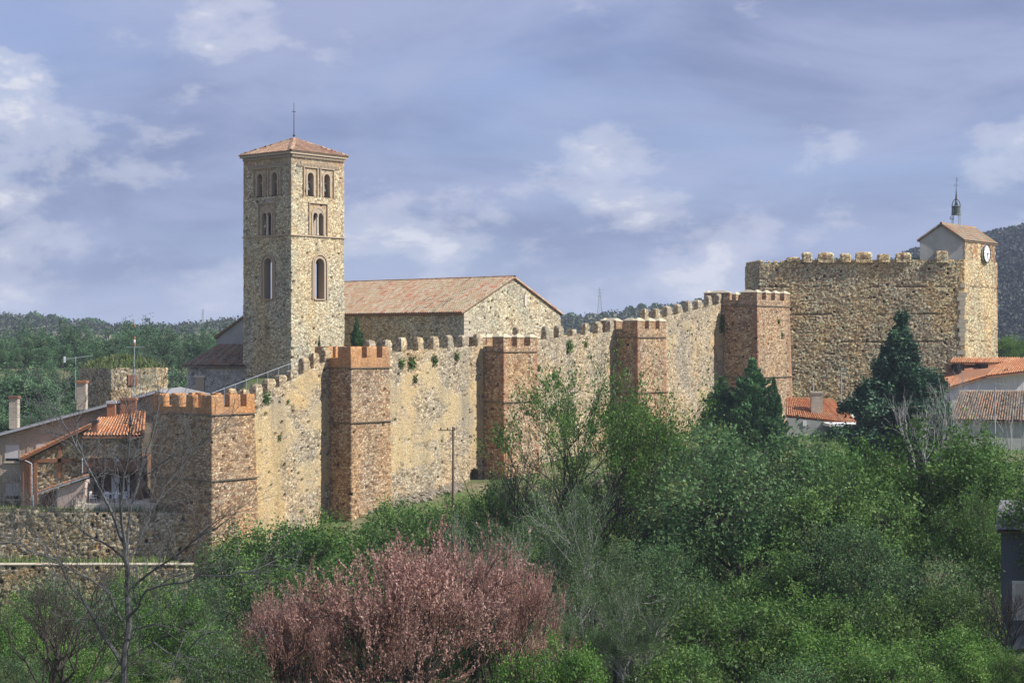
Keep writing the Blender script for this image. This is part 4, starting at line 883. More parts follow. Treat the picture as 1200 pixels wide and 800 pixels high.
aerial(157.5, 394, 462, 158, 'thin mast with red and white bands on the house roof ridge', 0, 0, 0, True)
MB().tube([(PX(148, 158), 158., PZ(406.5, 158)), (PX(170, 158), 158., PZ(407, 158))], .02, 4).build('cross_arm', MAT['steel'], bpy.data.objects['roof_aerial.001'])

# ---------------------------------------------------------------- stone house with brick bands in front of it
Ys = 147.
t = thing('stone_house', (PX(80, Ys), Ys + 3, -14.4), 'small rubble house with brick bands, tile roof and lean-to', 'house')
def S3(px, py, dy=0): return P(px, py, Ys + dy)
pg = [S3(34, 606), S3(168, 606), S3(168, 500), S3(112, 500), S3(34, 538)]
xL, xR = PX(34, Ys), PX(99, Ys)
wl = lambda x, y: float(np.interp(x, [xL, PX(104, Ys), PX(170, Ys)], [PZ(538, Ys), PZ(502, Ys), PZ(502, Ys)]))
linkmesh('stone_wall', wall_mesh('stone_wall', MAT['field'], [(xL, Ys), (PX(96, Ys), Ys)], -15, wl, [.11], style(.42, .3, .95, .07, .26), 64, closed=False, zstep=.11), t)
MB().extrude([(xL + .02, Ys + .06, -15), (PX(96, Ys), Ys + .06, -15), (PX(96, Ys), Ys + .06, PZ(506, Ys)), (xL + .02, Ys + .06, PZ(538.5, Ys))], (0, 6, 0)).build('side_walls', MAT['rbrick'], t)
for (a_, b_, c_, d_) in ((40, 44, 541, 600), (68, 72, 522, 560), (40, 84, 537, 541.5), (27, 36, 535, 600)):
    MB().span((PX(a_, Ys), Ys - .10, PZ(d_, Ys)), (PX(b_, Ys), Ys + .1, PZ(c_, Ys))).build('brick_band', MAT['rbrick'], t)
# roof of the left range: verge towards us, tiles falling to the left
e0, e1, r0, r1 = P(25, 537, Ys - .4), P(25 - 2, 537, Ys + 6), P(108, 497, Ys - .4), P(108, 497, Ys + 6)
d1 = slab(t, [e1, e0, r0, r1], .16, MAT['rbrick'], 'roof'); tiles('roof_tiles', e1, e0, r1, r0, MAT['tile_new'], d1, .26, .42, 81, lift=.02)
MB().tube([e0 + np.array([-.05, .1, -.02]), e1 + np.array([-.05, 0, -.02])], .09, 6).build('gutter', MAT['zinc'], t)
MB().tube([P(29, 539, Ys - .3), P(37, 543, Ys - .2), P(37.5, 600, Ys - .2)], .06, 6).build('downpipe', MAT['zinc'], t)
# right range: rust brown front with balcony door, tile roof
linkmesh('upper_wall', wall_mesh('upper_wall', MAT['field'], [(PX(97, Ys - .4), Ys - .4), (PX(166, Ys - .4), Ys - .4), (PX(166, Ys + 5), Ys + 5)], PZ(536, Ys), PZ(508, Ys), [.12, .5], style(.42, .3, .95, .06, .26, plaster=.4), 65, closed=False, zstep=.12), t)
MB().span((PX(97, Ys), Ys - .3, PZ(552, Ys)), (PX(166, Ys), Ys + 5, PZ(536, Ys))).build('lintel_panel', MAT['rust'], t)
MB().span((PX(97, Ys), Ys + 1.4, -15), (PX(166, Ys), Ys + 5, PZ(552, Ys))).build('back_wall', MAT['timber'], t)
for px in (100, 164): MB().span((PX(px, Ys) - .2, Ys - .35, -14.6), (PX(px, Ys) + .2, Ys + .1, PZ(552, Ys))).build('pillar', MAT['rust'], t)
for px in (110, 123): MB().span((PX(px, Ys) - .1, Ys - .46, PZ(536, Ys)), (PX(px, Ys) + .1, Ys - .3, PZ(510, Ys))).build('brick_band', MAT['rbrick'], t)
dr = MB().span((PX(128, Ys), Ys + 1.30, -14.), (PX(147, Ys), Ys + 1.45, PZ(555, Ys + 1.3))).build('glazed_door', MAT['glass'], t)
for px in (128, 134, 141, 147): MB().span((PX(px, Ys) - .09, Ys + 1.2, -14.), (PX(px, Ys) + .09, Ys + 1.33, PZ(555, Ys + 1.3))).build('door_frame', MAT['white'], dr)
MB().span((PX(129.5, Ys), Ys + 1.27, -13.9), (PX(133, Ys), Ys + 1.29, PZ(556, Ys + 1.3))).build('curtain', MAT['white'], dr)
e0, e1, r0, r1 = P(96, 511, Ys - .8), P(169, 511, Ys - .8), P(118, 487, Ys + 5), P(171, 482, Ys + 5)
d1 = slab(t, [e0, e1, r1, r0], .14, MAT['rbrick'], 'roof'); tiles('roof_tiles', e0, e1, r0, r1, MAT['tile_new'], d1, .27, .42, 82, lift=.02)
chimney(110, 492, 512, Ys - .2, .5, .5, MAT['rust'], t, MAT['iron']); chimney(130, 470, 490, Ys + 4, .72, .6, MAT['rbrick'], t, MAT['zinc']); chimney(150, 466, 492, Ys + 4.4, 1.35, .6, MAT['rbrick'], t, MAT['rbrick'])
MB().tube([P(96.5, 516, Ys - .5), P(96.5, 556, Ys - .5)], .05, 6).build('downpipe', MAT['zinc'], t)
# lean-to with pink wall
zl0, zl1 = PZ(601, 143.8), PZ(565, 143.8)
e0, e1, r0, r1 = P(40, 578, 143.2), P(40, 578, 146.6), P(105, 556, 143.2), P(105, 556, 146.6)
e0, e1, r0, r1 = P(44, 577, 143.4), P(44, 577, 146.6), P(104, 557, 143.4), P(104, 557, 146.6)
d1 = slab(t, [e1, e0, r0, r1], .12, MAT['zinc'], 'lean_to_roof'); tiles('roof_tiles', e1, e0, r1, r0, MAT['tile_old'], d1, .27, .42, 83, lift=.02)
MB().extrude([P(67, 603, 143.7), P(100, 603, 143.7), P(100, 562, 143.7), P(67, 572.5, 143.7)], (0, 2.9, 0)).build('pink_wall', MAT['pink'], t)
MB().extrude([P(46, 603, 144.2), P(66, 603, 144.2), P(66, 574, 144.2), P(46, 580, 144.2)], (0, 2.2, 0)).build('shed_door', MAT['rust'], t)
MB().tube([P(39, 601, 143.5), P(39, 580, 143.5)], .07, 6).build('downpipe', MAT['zinc'], t)
# raised terrace before the door, with steps
ter = MB().span((PX(100, 144), 143.1, -15), (PX(185, 144), Ys + 1.3, PZ(590, 143.2))).build('terrace', MAT['lime'], t)
for i in range(4): MB().span((PX(88, 143.4), 142.75 + .0 + i * .3, -14.6), (PX(100, 143.4), 143.05 + i * .3, -14.25 + .26 * (i + 1))).build('step', MAT['lime'], t)
zT = PZ(590, 143.2)
# railing beside the steps
rl = thing('stair_railing', (PX(92, 142.8), 142.7, -14.2), 'thin dark iron railing climbing the steps by the pink wall', 'railing')
p0, p1 = P(80, 590, 142.7), P(97, 572, 143.6)
MB().tube([p0, p1, P(104, 572, 143.6)], .03, 5).build('handrail', MAT['iron'], rl)
for i in range(9): q = p0 + (p1 - p0) * i / 8; MB().tube([q, q - np.array([0, 0, 1.0])], .016, 4).build('baluster', MAT['iron'], rl)
# white garden chairs and table
def chair_parts():
    L = {}
    L['seat'] = MB().box((0, 0, .44), (.22, .22, .02)).mesh('seat', MAT['white'])
    b = MB()
    for i in range(5): b.box((-.18 + i * .09, .23, .70), (.022, .012, .24))
    b.box((0, .23, .94), (.22, .015, .03)); L['backrest'] = b.mesh('backrest', MAT['white'])
    for sx in (-1, 1):
        for sy in (-1, 1): L['leg', sx, sy] = MB().tube([(sx * .2, sy * .2, .44), (sx * .22, sy * .24, 0)], .02, 5).mesh('leg', MAT['white'])
        L['arm', sx] = MB().box((sx * .23, .0, .64), (.025, .22, .015)).mesh('arm', MAT['white'])
    return L
CH = chair_parts()
for i, (px, dy, rz, lab) in enumerate(((108, .5, 1.3, 'white garden chair turned sideways at the terrace end by the railing'), (124, .35, .1, 'white garden chair on the terrace before the white curtain'), (134, .55, -.2, 'white garden chair on the terrace between two others'), (145, .4, .3, 'white garden chair on the terrace nearest the corner tower'))):
    c = thing('garden_chair', (PX(px, 143.5), 143.3 + dy, zT), lab, 'chair', 'white chairs on the terrace', rz)
    for k, me in CH.items():
        o = bpy.data.objects.new(k if isinstance(k, str) else k[0], me); COL.objects.link(o); o.parent = c
tb = thing('garden_table', (PX(130, 144.6), 144.8, zT), 'white garden table behind the terrace chairs', 'table')
MB().box((PX(130, 144.6), 144.8, zT + .72), (.9, .4, .025)).build('table_top', MAT['white'], tb)
for sx in (-.8, .8):
    for sy in (-.32, .32): MB().tube([(PX(130, 144.6) + sx, 144.8 + sy, zT + .7), (PX(130, 144.6) + sx, 144.8 + sy, zT)], .025, 5).build('leg', MAT['white'], tb)
# garden lamp on the front
o = MB().lathe((PX(138, Ys - .5), Ys - .55, PZ(538, Ys)), [(.02, .1), (.1, .05), (.14, -.12), (.02, -.14)], 8).build('wall_lamp', MAT['white'], t)

# ---------------------------------------------------------------- terraces
def retaining(y0, y1, x0, x1, z0, z1, label, seed, cop):
    t = thing('retaining_wall', ((x0 + x1) / 2, y0, z0), label, 'wall')
    linkmesh('stone_facing', wall_mesh('stone_facing', MAT['field'], [(x0, y0), (x1, y0), (x1, y1), (x0, y1)], z0 - .8, z1, [.11, .6, .8, .6], ST_FIELD, seed, zstep=.11, batter=.03), t)
    if cop: MB().span((x0, y0 - .10, z1 - .02), (x1, y1 + .2, z1 + .03)).build('coping', MAT['quoin'], t)
    return t
retaining(141.45, 142.4, PX(-40, 142), -26.6, -18.1, -14.15, 'upper rubble retaining wall under the house garden', 66, False)
retaining(137.9, 138.75, PX(-40, 138), -25.9, -22.9, -18.02, 'lower rubble retaining wall topped by a pale coping', 67, True)
pier = linkmesh('stone_pier', wall_mesh('stone_pier', MAT['field'], [(PX(18, 141.6), 141.7), (PX(18, 141.6), 141.3), (PX(43, 141.6), 141.3), (PX(43, 141.6), 142.5), (PX(18, 141.6), 142.5)], -15, PZ(597, 141.4), [.12, .12, .12, .3, .3], ST_FIELD, 68, zstep=.12), None); tag(pier, 'low rubble pier between two lengths of garden fence', 'pier')
def fence(px0, px1, Y, py0, py1, label):
    x0, x1, z0, z1 = PX(px0, Y), PX(px1, Y), PZ(py1, Y), PZ(py0, Y); t_ = thing('garden_fence', ((x0 + x1) / 2, Y, z0), label, 'fence')
    for z in (z0 + .1, z1): MB().tube([(x0, Y, z), (x1, Y, z)], .02, 4).build('rail', MAT['iron'], t_)
    n_ = int((x1 - x0) / .22)
    for i in range(n_ + 1): x = x0 + (x1 - x0) * i / n_; MB().tube([(x, Y, z0 - .1), (x, Y, z1)], .013, 4).build('picket', MAT['iron'], t_)
fence(-10, 18, 142.1, 596, 609, 'dark iron picket fence left of the rubble pier'); fence(43, 100, 142.1, 596, 609, 'dark iron picket fence below the pink lean-to')
# utility pole in front of the wall
def pole(px, py0, py1, Y, label, arm=True):
    x = PX(px, Y); z0 = gz(x, Y) - .3; t_ = thing('utility_pole', (x, Y, z0), label, 'pole')
    MB().tube([(x, Y, z0), (x, Y, PZ(py0, Y))], [.13, .09], 8).build('post', MAT['timber'], t_)
    if arm:
        MB().box((x - .6, Y, PZ(py0 + 4, Y)), (.75, .04, .04)).build('crossarm', MAT['timber'], t_)
        for dx in (-1.1, -.5, .1): MB().lathe((x + dx, Y - .02, PZ(py0 + 4, Y) + .04), [(.03, 0), (.06, .05), (.05, .16), (.02, .2)], 6).build('insulator', MAT['glass'], t_)
pole(531, 500, 590, 152, 'dark wooden utility pole before the plastered wall')
# thin pole of the roof aerial right of the keep base
def thin_pole(px, py0, Y, label):
    x = PX(px, Y); z0 = gz(x, Y); t_ = thing('street_pole', (x, Y, z0), label, 'pole'); MB().tube([(x, Y, z0 - .3), (x, Y, PZ(py0, Y))], [.10, .06], 6).build('post', MAT['steel'], t_); MB().tube([(x, Y, PZ(py0 + 2, Y)), (x + .5, Y - .3, PZ(py0 + 1, Y))], .05, 5).build('arm', MAT['steel'], t_)
thin_pole(1166, 449, 178, 'grey steel pole before the brown tiled roof'); thin_pole(986, 432, 206, 'slender grey pole before the castle wall')
# sloping handrail along the battlement stair
t = thing('stair_handrail', (PX(290, 163), 163, PZ(470, 163)), 'long pale handrail slanting up behind the stepped battlements', 'railing')
h0, h1 = P(247, 461, 158), P(348, 423, 167); MB().tube([h0, h1], .03, 5).build('rail', MAT['steel'], t)
for i in range(8): q = h0 + (h1 - h0) * (i + .2) / 8; MB().tube([q, q - np.array([0, 0, 1.6])], .02, 4).build('post', MAT['steel'], t)
# rubble bank at the foot of the wall
def rocks(pxr, n, seed, off, name, label):
    g = random.Random(seed); ico = [(0, 0, 1), (.9, 0, .4), (.28, .85, .4), (-.72, .53, .4), (-.72, -.53, .4), (.28, -.85, .4), (.72, .53, -.4), (-.28, .85, -.4), (-.9, 0, -.4), (-.28, -.85, -.4), (.72, -.53, -.4), (0, 0, -1)]
    fs = [(0, 1, 2), (0, 2, 3), (0, 3, 4), (0, 4, 5), (0, 5, 1), (1, 6, 2), (2, 7, 3), (3, 8, 4), (4, 9, 5), (5, 10, 1), (6, 7, 2), (7, 8, 3), (8, 9, 4), (9, 10, 5), (10, 6, 1), (11, 7, 6), (11, 8, 7), (11, 9, 8), (11, 10, 9), (11, 6, 10)]
    mb = MB()
    for i in range(n):
        o_ = OC + g.uniform(*off); s_ = s_at(g.uniform(*pxr), o_); p = WL(s_, o_); r = g.uniform(.14, .48); z = gz(*p) + .1 * r
        mb.add([(p[0] + v[0] * r * g.uniform(.7, 1.3), p[1] + v[1] * r * g.uniform(.7, 1.3), z + v[2] * r * g.uniform(.5, .9)) for v in ico], fs)
    o = mb.build(name, MAT['rock']); tag(o, label, 'rocks', kind='stuff'); return o
rocks((430, 540), 260, 4, (.0, 3.0), 'loose_rubble', 'grey loose rubble heaped along the foot of the plastered wall')
rocks((690, 800), 150, 5, (3.2, 9.), 'fallen_stones', 'pale fallen stones on the slope below the capped tower')
# dark low wall at the foot of the capped tower
t = thing('low_wall', (*WL(s_at(772, 3.2), 3.2), -14), 'low dark stone wall at the foot of the capped tower', 'wall')
sa, sb = s_at(738, 3.4), s_at(806, 3.4); zt_ = zs(521, sa, 3.4)
linkmesh('stone_facing', wall_mesh('stone_facing', MAT['tower'], [WL(sa, 3.4), WL(sb, 3.4), WL(sb, 2.6), WL(sa, 2.6)], zt_ - 4, lambda x, y: zt_ + .02 * ((np.array([x, y]) - B0) @ DW - sa), [.12, .6, .6, .6], ST_FIELD, 69), t)
MB().prism([WL(sa, 3.5), WL(sb, 3.5), WL(sb, 2.5), WL(sa, 2.5)], zt_ + .02, [zt_ + .12, zt_ + .3, zt_ + .3, zt_ + .12]).build('coping', MAT['cap'], t)

# ---------------------------------------------------------------- houses right of the wall
Y1 = 200.
t = thing('cottage', (PX(965, Y1), Y1 + 3, -11.), 'cottage with orange tile roof and brick chimney at the castle foot', 'house')
def C3_(px, py, dy=0): return P(px, py, Y1 + dy)
e0, e1, r0, r1 = C3_(921, 487), C3_(1008, 497), C3_(921, 466, 5), C3_(975, 468, 5)
pw = [C3_(922, 487)[:2], C3_(1004, 496)[:2], C3_(1000, 494, 5)[:2], C3_(922, 480, 5)[:2]]
MB().prism(pw, -12.5, [PZ(487.5, Y1), PZ(497.5, Y1), PZ(480, Y1 + 5), PZ(468, Y1 + 5)]).build('wall', MAT['render'], t)
d1 = slab(t, [e0, e1, r1, r0], .14, MAT['rbrick'], 'roof'); tiles('roof_tiles', e0, e1, r0, r1, MAT['tile_new'], d1, .28, .44, 91, lift=.02)
chimney(957.5, 459, 478, Y1 + 1.2, 1.35, .8, MAT['brickwall'], t, MAT['brickwall'])
MB().tube([P(953, 458, Y1 + 1.5), P(953, 446, Y1 + 1.5)], .07, 6).build('flue', MAT['steel'], t)
w = MB().span((PX(941, Y1 - .1), Y1 - .1, PZ(499, Y1)), (PX(945, Y1 - .1), Y1 + .3, PZ(493, Y1))).build('window', MAT['white'], t)
linkmesh('stone_front', wall_mesh('stone_front', MAT['field'], [(PX(975, Y1 - 4), Y1 - 4), (PX(1040, Y1 - 4), Y1 - 4)], -14, PZ(500, Y1 - 4), [.14], ST_FIELD, 92, closed=False, zstep=.14), t)
MB().span((PX(972, Y1 - 4), Y1 - 4.1, PZ(500, Y1 - 4)), (PX(1040, Y1 - 4), Y1 + 1, PZ(496.5, Y1 - 4))).build('white_coping', MAT['white_wall'], t)

t = thing('white_house', (PX(1160, 205), 207, -11.), 'whitewashed house with orange tile roofs and dormers by the castle', 'house')
Yw = 204.
def Wp(px, py, dy=0): return P(px, py, Yw + dy)
MB().extrude([Wp(1100, 520), Wp(1205, 520), Wp(1205, 432), Wp(1170, 436), Wp(1100, 459)], (0, 9, 0)).build('wall', MAT['white_wall'], t)
e0, e1, r0, r1 = Wp(1090, 461, -.5), Wp(1182, 433.5, -.5), Wp(1112, 432, 7), Wp(1200, 421, 7)
d1 = slab(t, [e0, e1, r1, r0], .16, MAT['rbrick'], 'roof'); tiles('roof_tiles', e0, e1, r0, r1, MAT['tile_new'], d1, .28, .44, 93, lift=.02)
e0, e1, r0, r1 = Wp(1155, 441, -1.6), Wp(1215, 434, -1.6), Wp(1170, 427, 4), Wp(1225, 413, 4)
d1 = slab(t, [e0, e1, r1, r0], .16, MAT['rbrick'], 'porch_roof'); tiles('roof_tiles', e0, e1, r0, r1, MAT['tile_new'], d1, .28, .44, 94, lift=.02)
e0, e1, r0, r1 = Wp(1112, 425.5, 5.5), Wp(1190, 425.5, 5.5), Wp(1116, 419.5, 8.5), Wp(1196, 419.5, 8.5)
d1 = slab(t, [e0, e1, r1, r0], .16, MAT['rbrick'], 'upper_roof'); tiles('roof_tiles', e0, e1, r0, r1, MAT['tile_new'], d1, .28, .44, 95, lift=.02)
MB().span((PX(1114, Yw + 6), Yw + 6, PZ(436, Yw + 6)), (PX(1190, Yw + 6), Yw + 8.3, PZ(426.2, Yw + 6))).build('attic_wall', MAT['timber'], t)
for px in (1124.5, 1152.5): MB().span((PX(px - 4.5, Yw + 4), Yw + 3.6, PZ(434, Yw + 4)), (PX(px + 4.5, Yw + 4), Yw + 6.2, PZ(426, Yw + 4))).build('dormer', MAT['dark'], t)
MB().span((PX(1158, Yw), Yw - .02, PZ(455, Yw)), (PX(1161, Yw), Yw + .5, PZ(438, Yw))).build('pier', MAT['white_wall'], t)
# lower outbuilding: old speckled tile roof and white wall
t = thing('outbuilding', (PX(1150, 192), 194, -13.), 'low outbuilding with big speckled brown and orange tile roof', 'building')
Yo = 192.
e0, e1, r0, r1 = P(1112, 492, Yo), P(1222, 494, Yo), P(1124, 459, Yo + 9), P(1222, 459, Yo + 9)
d1 = slab(t, [e0, e1, r1, r0], .16, MAT['timber'], 'roof'); tiles('roof_tiles', e0, e1, r0, r1, MAT['tile_old'], d1, .30, .46, 96, lift=.02, runs=.12)
MB().span((PX(1116, Yo), Yo + .4, -14.), (PX(1215, Yo), Yo + 8.8, PZ(495.5, Yo))).build('wall', MAT['render'], t)
MB().span((PX(1124, Yo + 9), Yo + 8.9, PZ(462, Yo + 9)), (PX(1222, Yo + 9), Yo + 9.4, PZ(457, Yo + 9))).build('ridge_coping', MAT['lime'], t)

MB().span((PX(1060, Yo + 2), Yo + 2, -14.), (PX(1116, Yo + 2), Yo + 6, PZ(489, Yo + 2))).build('white_wing', MAT['white_wall'], t)
MB().span((PX(1058, Yo + 2), Yo + 1.8, PZ(489, Yo + 2)), (PX(1117, Yo + 2), Yo + 6.2, PZ(487, Yo + 2))).build('wing_roof', MAT['tile_deck'], t)
# dark house at the right edge, in the trees
Yd = 86.
t = thing('shaded_house', (PX(1215, Yd), Yd + 3, -15.), 'rendered house among the trees with corrugated roof, shade put into its blue grey colour', 'house')
xq = PX(1173, Yd)
MB().prism([(xq, Yd), (PX(1330, Yd), Yd), (PX(1330, Yd), Yd + 7), (PX(1176, Yd + 7), Yd + 7)], gz(xq, Yd) - 1.5, PZ(622, Yd)).build('wall', MAT['slate'], t)
wn_ = MB().span((PX(1186, Yd), Yd - .05, PZ(726, Yd)), (PX(1216, Yd), Yd + .2, PZ(680, Yd))).build('window', MAT['white'], t)
MB().span((PX(1189, Yd), Yd - .07, PZ(723, Yd)), (PX(1213, Yd), Yd - .053, PZ(683, Yd))).build('blind', MAT['shutter'], wn_)
V, Q = [], []; nx = 90
for j in range(2):
    for i in range(nx): V.append((PX(1163, Yd) + (PX(1340, Yd) - PX(1163, Yd)) * i / (nx - 1) + (1.6 * j), Yd - .6 + 5 * j, PZ(619, Yd) + .04 * (i % 2) + 1.0 * j))
Q = [(i, i + 1, nx + i + 1, nx + i) for i in range(nx - 1)]
linkmesh('corrugated_roof', npmesh('corrugated_roof', V, Q, MAT['dark_sheet']), t)
MB().extrude([(PX(1165, Yd), Yd - .5, PZ(621, Yd)), (PX(1340, Yd), Yd - .5, PZ(621, Yd)), (PX(1340, Yd) + 1.4, Yd + 4.2, PZ(621, Yd) + .9), (PX(1165, Yd) + 1.4, Yd + 4.2, PZ(621, Yd) + .9)], (0, 0, -.10)).build('roof_deck', MAT['timber'], t)
# ---------------------------------------------------------------- plants
def leafquads(C, size, aspect, rng, upbias=0., dirs=None):
    """one folded-diamond leaf at each centre"""
    n = len(C)
    d_ = rng.normal(size=(n, 3)) if dirs is None else dirs + rng.normal(size=(n, 3)) * .45
    d_[:, 2] += upbias; d_ /= np.linalg.norm(d_, axis=1, keepdims=True) + 1e-9
    r = rng.normal(size=(n, 3)); s_ = np.cross(d_, r); s_ /= np.linalg.norm(s_, axis=1, keepdims=True) + 1e-9
    ln = (size * (.6 + .8 * rng.random(n)))[:, None]; V = np.empty((n, 4, 3))
    V[:, 0] = C - d_ * ln * .5; V[:, 2] = C + d_ * ln * .5; V[:, 1] = C + s_ * ln * aspect * .5 + d_ * ln * .05; V[:, 3] = C - s_ * ln * aspect * .5 + d_ * ln * .05
    return V.reshape(-1, 3)
class Wood:
    """branches as tapered tubes, gathered in one mesh"""
    def __init__(s): s.mb = MB()
    def limb(s, pts, r0, r1, seg=5): s.mb.tube(pts, list(np.linspace(r0, r1, len(pts))), seg, cap=False)
def wob(a, b, rng, k, n=4, sag=0.):
    a, b = np.asarray(a, float), np.asarray(b, float); L_ = np.linalg.norm(b - a)
    return [a] + [a + (b - a) * i / n + rng.normal(size=3) * L_ * k + np.array([0, 0, sag * L_ * math.sin(math.pi * i / n)]) for i in range(1, n)] + [b]
def clump_tree(H_, lobes, n_cl, per, size, cl_r, seed, trunk_r, asp=.55, up=0., bare=0, flat=1., split=.28, stems=1, shell=.55):
    """trunk, limbs to each lobe, twigs to each clump, leaves about each clump. lobes: (x,y,z,rx,ry,rz) in units of H_"""
    rng = np.random.default_rng(seed); wd_ = Wood(); L_ = np.array(lobes) * H_
    vol = (L_[:, 3] * L_[:, 4] * L_[:, 5]) ** .8; cnt = np.maximum(3, (n_cl * vol / vol.sum()).astype(int))
    tops = []
    for sidx in range(stems):
        bx_ = rng.normal(size=2) * (.25 if stems > 1 else 0); tp = np.array([rng.normal() * .03 * H_, rng.normal() * .03 * H_, H_ * split])
        tops.append(tp); wd_.limb(wob((bx_[0], bx_[1], -.6), tp, rng, .03), trunk_r, trunk_r * .75, 8)
    C, I = [], []
    for li, l in enumerate(L_):
        c = l[:3]; tp = tops[li % stems]
        wd_.limb(wob(tp, c, rng, .07, 4, .04), trunk_r * .55, trunk_r * .22, 6)
        for k in range(cnt[li]):
            v = rng.normal(size=3); v /= np.linalg.norm(v); rad = (shell + (1 - shell) * rng.random()) ** .6
            p = c + v * l[3:] * rad * (1 + .18 * rng.normal())
            if p[2] < .06 * H_: p[2] = .06 * H_ + rng.random() * .5
            wd_.limb(wob(c + (p - c) * .15 * rng.random(), p, rng, .07, 3), trunk_r * .13, .012, 4)
            m = max(3, int(per * (.5 + rng.random()))); q = rng.normal(size=(m, 3)) * cl_r * (.6 + .8 * rng.random()) * np.array([1, 1, flat]); C.append(p + q); I.append(np.full(m, rng.random()))
    C = np.vstack(C); I = np.concatenate(I)
    V = leafquads(C, size, asp, rng, up); lf = np.repeat(np.clip(.7 * I + .3 * rng.random(len(I)), 0, 1), 4)
    return wd_.mb, V, lf
def tree_meshes(name, m_leaf, m_bark, *a, **k):
    mb, V, lf = clump_tree(*a, **k); return mb.mesh('trunk', m_bark), npmesh('crown', V, np.arange(len(V)).reshape(-1, 4), m_leaf, lf=lf)
def place_tree(name, meshes, loc, sc, rz, label, cat='tree', group=None, part='crown'):
    t_ = thing(name, loc, label, cat, group, rz); t_.scale = sc if isinstance(sc, tuple) else (sc, sc, sc)
    for nm, me in zip(('trunk', part), meshes): o = bpy.data.objects.new(nm, me); COL.objects.link(o); o.parent = t_
    return t_
rg = random.Random(11)
def lob(seed, n, zc=.62, spread=.24, r=.2, rz=.18):
    g = random.Random(seed); out = [(0, 0, zc + .12, r * 1.1, r * 1.1, rz * 1.2)]
    for i in range(n): a = 2 * math.pi * i / n + g.uniform(-.4, .4); d_ = spread * g.uniform(.7, 1.15); out.append((math.cos(a) * d_, math.sin(a) * d_, zc + g.uniform(-.22, .14), r * g.uniform(.75, 1.15), r * g.uniform(.75, 1.15), rz * g.uniform(.8, 1.2)))
    return out
BROAD = [tree_meshes('t', MAT['leaf'], MAT['bark_dark'], 12., lob(1, 9), 330, 84, .20, .40, 101, .22, shell=.7), tree_meshes('t', MAT['leaf_grey'], MAT['bark_dark'], 12., lob(2, 10, .6, .27), 350, 78, .19, .40, 102, .22, shell=.7),
         tree_meshes('t', MAT['leaf_bright'], MAT['bark_dark'], 12., lob(3, 9, .6, .25), 330, 84, .21, .40, 103, .22, shell=.7)]
SHRUB = [tree_meshes('s', MAT['leaf'], MAT['bark_dark'], 6., lob(4, 8, .5, .34, .24, .26), 210, 80, .15, .27, 104, .10, split=.12, stems=3), tree_meshes('s', MAT['leaf_bright'], MAT['bark_dark'], 6., lob(5, 8, .48, .36, .24, .26), 210, 78, .15, .27, 105, .10, split=.12, stems=3),
         tree_meshes('s', MAT['leaf_grey'], MAT['bark_dark'], 6., lob(6, 7, .5, .32, .24, .28), 230, 44, .15, .34, 106, .10, split=.12, stems=3)]
def at_top(px, py, Y, base_H, H_real=None):
    """tree whose top shows at (px,py) standing on the ground at depth Y -> location and scale"""
    x = PX(px, Y); z = gz(x, Y); return (x, Y, z), max(.3, (PZ(py, Y) - z)) / base_H
def hmax(ms): return max(float(np.array([v.co.z for v in m.vertices]).max()) for m in ms)
HT = {}
def hof(ms):
    k = ms[-1].name
    if k not in HT:
        a = np.empty(len(ms[-1].vertices) * 3, np.float32); ms[-1].vertices.foreach_get('co', a); HT[k] = float(np.percentile(a[2::3], 99.3))
    return HT[k]
def bt(kind, px, py, Y, wf, label, rz=None, idx=None):
    src, HB = (BROAD, 12.9) if kind[0] == 'b' else (SHRUB, 6.1)
    HB = hof(src[int(kind[1])]); loc, s = at_top(px, py, Y, HB); return place_tree('broadleaf_tree' if kind[0] == 'b' else 'leafy_shrub', src[int(kind[1])], loc, (s * wf, s * wf, s), rz if rz is not None else rg.uniform(0, 6.28), label, 'tree' if kind[0] == 'b' else 'shrub')
bt('b1', 880, 508, 106, 1.02, 'wide grey green tree filling the slope below the large tower')
bt('b2', 1085, 502, 110, 1.05, 'round bright green tree before the brown tiled outbuilding')
bt('b0', 985, 545, 102, .95, 'dark green tree standing between the grey green and bright trees')
bt('b1', 815, 548, 116, .8, 'grey green tree under the low dark wall')
bt('b0', 1150, 575, 98, .7, 'dark green tree leaning over the blue grey house roof')
bt('b1', 1010, 620, 90, .95, 'grey green tree with bare lower limbs in the right thicket')
bt('b0', 900, 640, 92, 1.0, 'dark tree in the hollow below the wide grey green tree')
bt('b1', 775, 640, 96, .9, 'grey green tree rising beside the twiggy thicket')
bt('b0', 720, 655, 104, .8, 'dark green tree behind the grey twiggy shrub')
bt('s0', 870, 700, 74, 1.0, 'domed green shrub at the foot of the right hand thicket')
bt('s2', 1080, 652, 80, 1.0, 'tall rounded grey green shrub below the bare limbed tree')
bt('s1', 985, 735, 68, 1.0, 'yellow green shrub at the bottom of the thicket')
bt('s1', 1120, 738, 66, 1.05, 'bright leafy shrub under the blue grey house window')
bt('s0', 1045, 760, 60, 1.0, 'low dark shrub between two bright leafy shrubs')
bt('s0', 1190, 762, 62, .7, 'dark shrub with a bare branch hanging over it')
bt('s2', 930, 770, 60, .9, 'low grey green shrub beside the domed shrub')
bt('s0', 800, 755, 66, .95, 'dark green shrub right of the twiggy thicket')
bt('s0', 320, 612, 126, 1.0, 'green shrub growing against the foot of the corner tower')
bt('s1', 385, 606, 128, .9, 'bright green shrub below the yellow plastered wall')
bt('s0', 278, 642, 122, .9, 'dark green shrub left of the corner tower foot')
bt('s0', 450, 608, 126, .9, 'green shrub under the loose rubble bank')
bt('b0', 520, 592, 122, .75, 'dark green tree below the utility pole')
bt('b0', 580, 575, 120, .72, 'green tree hiding the arched postern side')
bt('b0', 628, 610, 112, .8, 'green tree at the foot of the sparse leafing tree')
bt('s0', 350, 660, 112, 1.0, 'green shrub behind the pink tamarisk')
